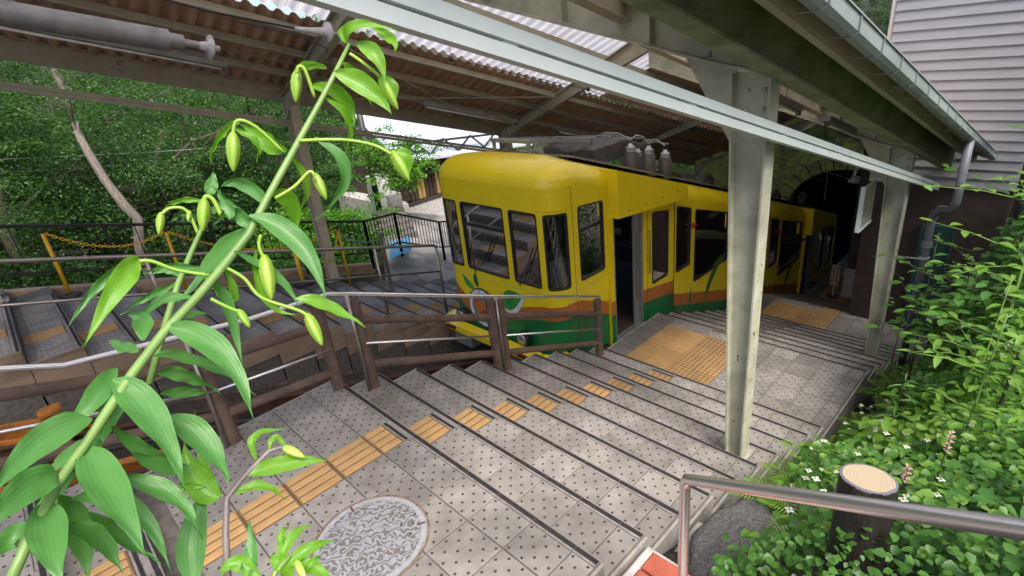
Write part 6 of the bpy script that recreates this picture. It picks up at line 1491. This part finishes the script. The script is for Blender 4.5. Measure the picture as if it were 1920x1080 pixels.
LL = [  # midline pixels, width, young?, roll, depth change
 ([(467, 405), (560, 455), (612, 562)], 66, 0, .35, (0, -.02, -.03)), ([(312, 612), (410, 660), (478, 790)], 78, 0, .3, (0, -.03, -.05)), ([(212, 712), (282, 780), (347, 918)], 92, 0, .25, (0, -.03, -.06)),
 ([(160, 838), (205, 920), (272, 1042)], 100, 0, .15, (0, -.04, -.07)), ([(85, 945), (92, 1010), (118, 1100)], 92, 0, -.1, (0, -.04, -.06)), ([(172, 785), (75, 830), (-20, 935)], 84, 0, -.35, (0, -.02, -.04)),
 ([(105, 890), (45, 920), (-40, 1010)], 90, 0, -.3, (0, -.03, -.05)), ([(222, 690), (178, 745), (120, 815)], 66, 0, -.4, (0, .02, .03)), ([(285, 668), (380, 680), (478, 742)], 42, 0, .5, (0, .03, .03)),
 ([(318, 780), (385, 830), (428, 908)], 78, 0, .2, (.02, 0, -.02)), ([(135, 935), (250, 955), (322, 1075)], 62, 0, .3, (.02, .02, 0)), ([(228, 895), (320, 930), (382, 1008)], 58, 0, .3, (0, 0, -.02)),
 ([(295, 700), (355, 705), (412, 738)], 46, 0, -.5, (.01, .03, .05)), ([(210, 800), (275, 845), (332, 862)], 44, 0, -.3, (.02, .05, .07)), ([(248, 850), (320, 878), (360, 868)], 46, 0, .2, (.02, .05, .06)),
 ([(300, 740), (350, 735), (392, 738)], 34, 0, .3, (.02, .05, .06)), ([(395, 520), (430, 585), (455, 690)], 38, 0, .5, (0, .02, .02)), ([(460, 430), (400, 490), (332, 572)], 56, 0, -.5, (0, .03, .04)),
 ([(262, 487), (225, 530), (155, 652)], 62, 1, .15, (0, -.02, -.03)), ([(250, 500), (190, 530), (125, 618)], 30, 0, .5, (.01, .02, .02)), ([(385, 505), (320, 500), (268, 512)], 26, 0, .3, (0, .02, .03)),
 ([(510, 362), (545, 385), (560, 440)], 58, 1, .2, (0, .03, .04)), ([(590, 257), (648, 330), (590, 412)], 40, 0, .5, (0, .0, .01)), ([(538, 283), (495, 262), (452, 232)], 56, 1, .3, (0, .02, .03)),
 ([(455, 225), (410, 255), (397, 305)], 22, 1, .5, (.02, .02, .02)), ([(440, 240), (480, 270), (482, 305)], 24, 1, .6, (.02, .02, .02)), ([(580, 160), (645, 185), (664, 240)], 46, 1, .25, (0, .02, .02)), ([(612, 128), (570, 122), (548, 150)], 26, 1, .5, (0, .02, .03)),
 ([(625, 135), (690, 165), (735, 215)], 62, 1, .2, (0, -.01, -.02)), ([(668, 82), (705, 105), (722, 152)], 48, 1, .3, (0, -.01, -.02)), ([(650, 78), (672, 45), (748, 60)], 30, 1, .5, (0, -.01, -.02)), ([(700, 52), (735, 75), (740, 98)], 30, 1, .2, (0, -.02, -.03)),
 ([(722, 140), (738, 170), (725, 205)], 30, 1, .5, (.02, .02, .02)), ([(510, 392), (455, 345), (412, 352)], 40, 0, .3, (0, .03, .04)), ([(430, 410), (425, 380), (395, 350)], 36, 0, .5, (.02, .03, .04)), ([(480, 440), (440, 400), (400, 420)], 44, 0, .5, (.02, .03, .04)),
 ([(420, 500), (440, 555), (432, 560)], 26, 1, .3, (.01, .02, .03)), ([(480, 470), (495, 560), (565, 590)], 26, 1, .5, (.0, .01, .01)), ([(555, 560), (620, 575), (684, 615)], 40, 1, .4, (.0, .0, .01)),
 ([(735, 285), (765, 295), (762, 335)], 32, 1, .3, (.01, .01, .01)), ([(268, 640), (265, 600), (240, 590)], 56, 0, .2, (.0, .02, .03)), ([(262, 660), (230, 650), (205, 640)], 40, 0, -.4, (.0, .03, .05)), ([(120, 985), (190, 1015), (230, 1075)], 60, 0, .3, (.0, .02, .03)), ([(60, 1000), (20, 1010), (-30, 1060)], 70, 0, -.2, (.0, .01, .0)),
 ([(660, 84), (640, 60), (668, 48)], 22, 1, .3, (0, .01, .01)), ([(640, 118), (672, 150), (700, 205)], 34, 1, .4, (.01, .02, .03)), ([(605, 180), (655, 235), (640, 300)], 26, 1, .5, (.01, .03, .04)), ([(545, 290), (575, 350), (560, 400)], 24, 1, .4, (.01, .03, .04)), ([(440, 470), (520, 520), (560, 575)], 30, 0, .5, (.0, .02, .02)), ([(365, 560), (300, 565), (250, 620)], 30, 0, -.4, (.01, .03, .04)),
 ([(150, 880), (90, 940), (60, 990)], 50, 0, -.5, (.01, .04, .06)), ([(335, 600), (345, 590), (390, 590)], 40, 0, .4, (.02, .05, .07)), ([(165, 960), (230, 1010), (300, 1058)], 46, 0, .4, (.02, .05, .06)), ([(190, 830), (140, 850), (70, 905)], 54, 0, -.4, (.02, .05, .07)), ([(255, 720), (200, 790), (190, 840)], 60, 0, -.2, (.02, .06, .08)), ([(110, 930), (150, 1000), (165, 1090)], 80, 0, .2, (.02, .05, .06))]
for pts, wp_, yg, rl_, dd in LL: lpix(ly, pts, wp_, 'leaf_lily_young' if yg else 'leaf_lily', rl_, dd, .25, sd_(*pts[0]) - (.0 if len(pts) else 0))
for a, c, w_ in (((437, 248), (438, 322), 36), ((557, 132), (555, 192), 30), ((735, 283), (768, 340), 34), ((590, 325), (612, 374), 26), ((495, 478), (509, 562), 40), ((575, 588), (604, 648), 32), ((712, 142), (746, 206), 30), ((446, 580), (468, 614), 22)): budpix(ly, a, c, w_, sd_(*a) + .0)
for pts in ([(532, 286), (480, 238), (445, 226), (437, 252)], [(590, 183), (572, 132), (560, 125), (557, 138)], [(560, 264), (640, 262), (700, 272), (735, 290)], [(516, 372), (552, 350), (580, 322), (590, 330)], [(420, 500), (458, 522), (490, 558), (560, 582), (578, 594)], [(490, 440), (486, 462), (496, 484)], [(392, 516), (330, 506), (285, 490), (258, 490)], [(655, 100), (690, 125), (712, 145)], [(395, 560), (425, 575), (448, 584)]): pedpix(ly, pts, 3.4, sd_(*pts[0]))
l2 = empty('lily', unp(300, 640, .80), 'slim second lily shoot with two hanging buds behind the large lily', 'lily')
b_ = MB(); pp = [(280, 720), (312, 602), (335, 530), (360, 470), (378, 430), (385, 375)]; b_.tube([unp(x, y, .84) for x, y in pp], [.0045, .0045, .004, .0035, .003, .0025], 8); part('stem', b_, M['stem_lily'], l2, True)
for pts, w_, yg, rl_ in (([(385, 380), (340, 375), (300, 400)], 18, 1, .3), ([(372, 430), (345, 400), (320, 418)], 22, 0, .5), ([(380, 410), (420, 385), (455, 395)], 24, 0, .4), ([(340, 520), (310, 505), (280, 520)], 22, 0, .4), ([(335, 530), (280, 555), (225, 590)], 24, 0, .3), ([(350, 500), (390, 520), (410, 560)], 26, 0, .3), ([(388, 365), (398, 345), (400, 320)], 36, 0, .2)): lpix(l2, pts, w_, 'leaf_lily_young' if yg else 'leaf_lily', rl_, (0, .01, .01), .25, .84)
for a, c, w_ in (((302, 398), (298, 440), 21), ((383, 372), (380, 434), 32), ((356, 395), (352, 415), 12)): budpix(l2, a, c, w_, .84)
pedpix(l2, [(372, 440), (350, 395), (320, 390), (303, 402)], 3, .84); pedpix(l2, [(415, 405), (400, 375), (386, 368), (383, 378)], 4, .84)
l3 = empty('lily', unp(430, 1090, .66), 'small lily shoot on a bare purplish stem in front of the yellow tactile strip', 'lily')
b_ = MB(); b_.tube([unp(x, y, .68) for x, y in ((428, 1100), (423, 1000), (425, 935), (448, 905), (470, 880), (505, 845), (540, 835))], [.0035, .0033, .003, .0028, .0026, .0022, .0018], 8); part('stem', b_, M['stem_purple'], l3, True)
for pts, w_, yg, rl_ in (([(462, 892), (540, 868), (614, 864)], 50, 1, .2), ([(436, 925), (490, 912), (538, 936)], 28, 1, .4), ([(480, 862), (482, 815), (540, 806)], 26, 1, .5), ([(505, 850), (520, 820), (550, 868)], 20, 1, .3), ([(410, 935), (370, 900), (345, 830)], 78, 1, .0), ([(418, 930), (385, 880), (365, 770)], 30, 1, .3), ([(365, 1100), (362, 1000), (392, 905)], 78, 0, .1), ([(385, 912), (340, 915), (318, 930)], 22, 1, .3)): lpix(l3, pts, w_, 'leaf_lily_young' if yg else 'leaf_lily', rl_, (0, .0, .01), .25, .68)
budpix(l3, (530, 838), (572, 858), 24, .68)
l4 = empty('lily', unp(510, 1100, .62), 'low bright green lily tuft at the foot of the purplish stem', 'lily')
b_ = MB(); b_.tube([unp(x, y, .64) for x, y in ((505, 1120), (515, 1075), (545, 1040))], [.003, .0028, .002], 8); part('stem', b_, M['stem_lily'], l4, True)
for pts, w_, yg, rl_ in (([(455, 1085), (470, 1040), (468, 972)], 44, 0, .2), ([(520, 1070), (545, 1010), (586, 982)], 36, 1, .3), ([(540, 1060), (580, 1028), (630, 1014)], 36, 1, .2), ([(505, 1050), (530, 1060), (560, 1100)], 44, 1, .0), ([(545, 1060), (590, 1065), (625, 1100)], 40, 1, .2), ([(525, 1040), (530, 1000), (545, 985)], 22, 1, .4), ([(490, 1085), (440, 1055), (415, 1085)], 44, 1, .1), ([(560, 1080), (590, 1050), (600, 1040)], 20, 1, .1)): lpix(l4, pts, w_, 'leaf_lily_young' if yg else 'leaf_lily', rl_, (0, .0, .01), .25, .64)
budpix(l4, (555, 1050), (575, 1090), 20, .63)
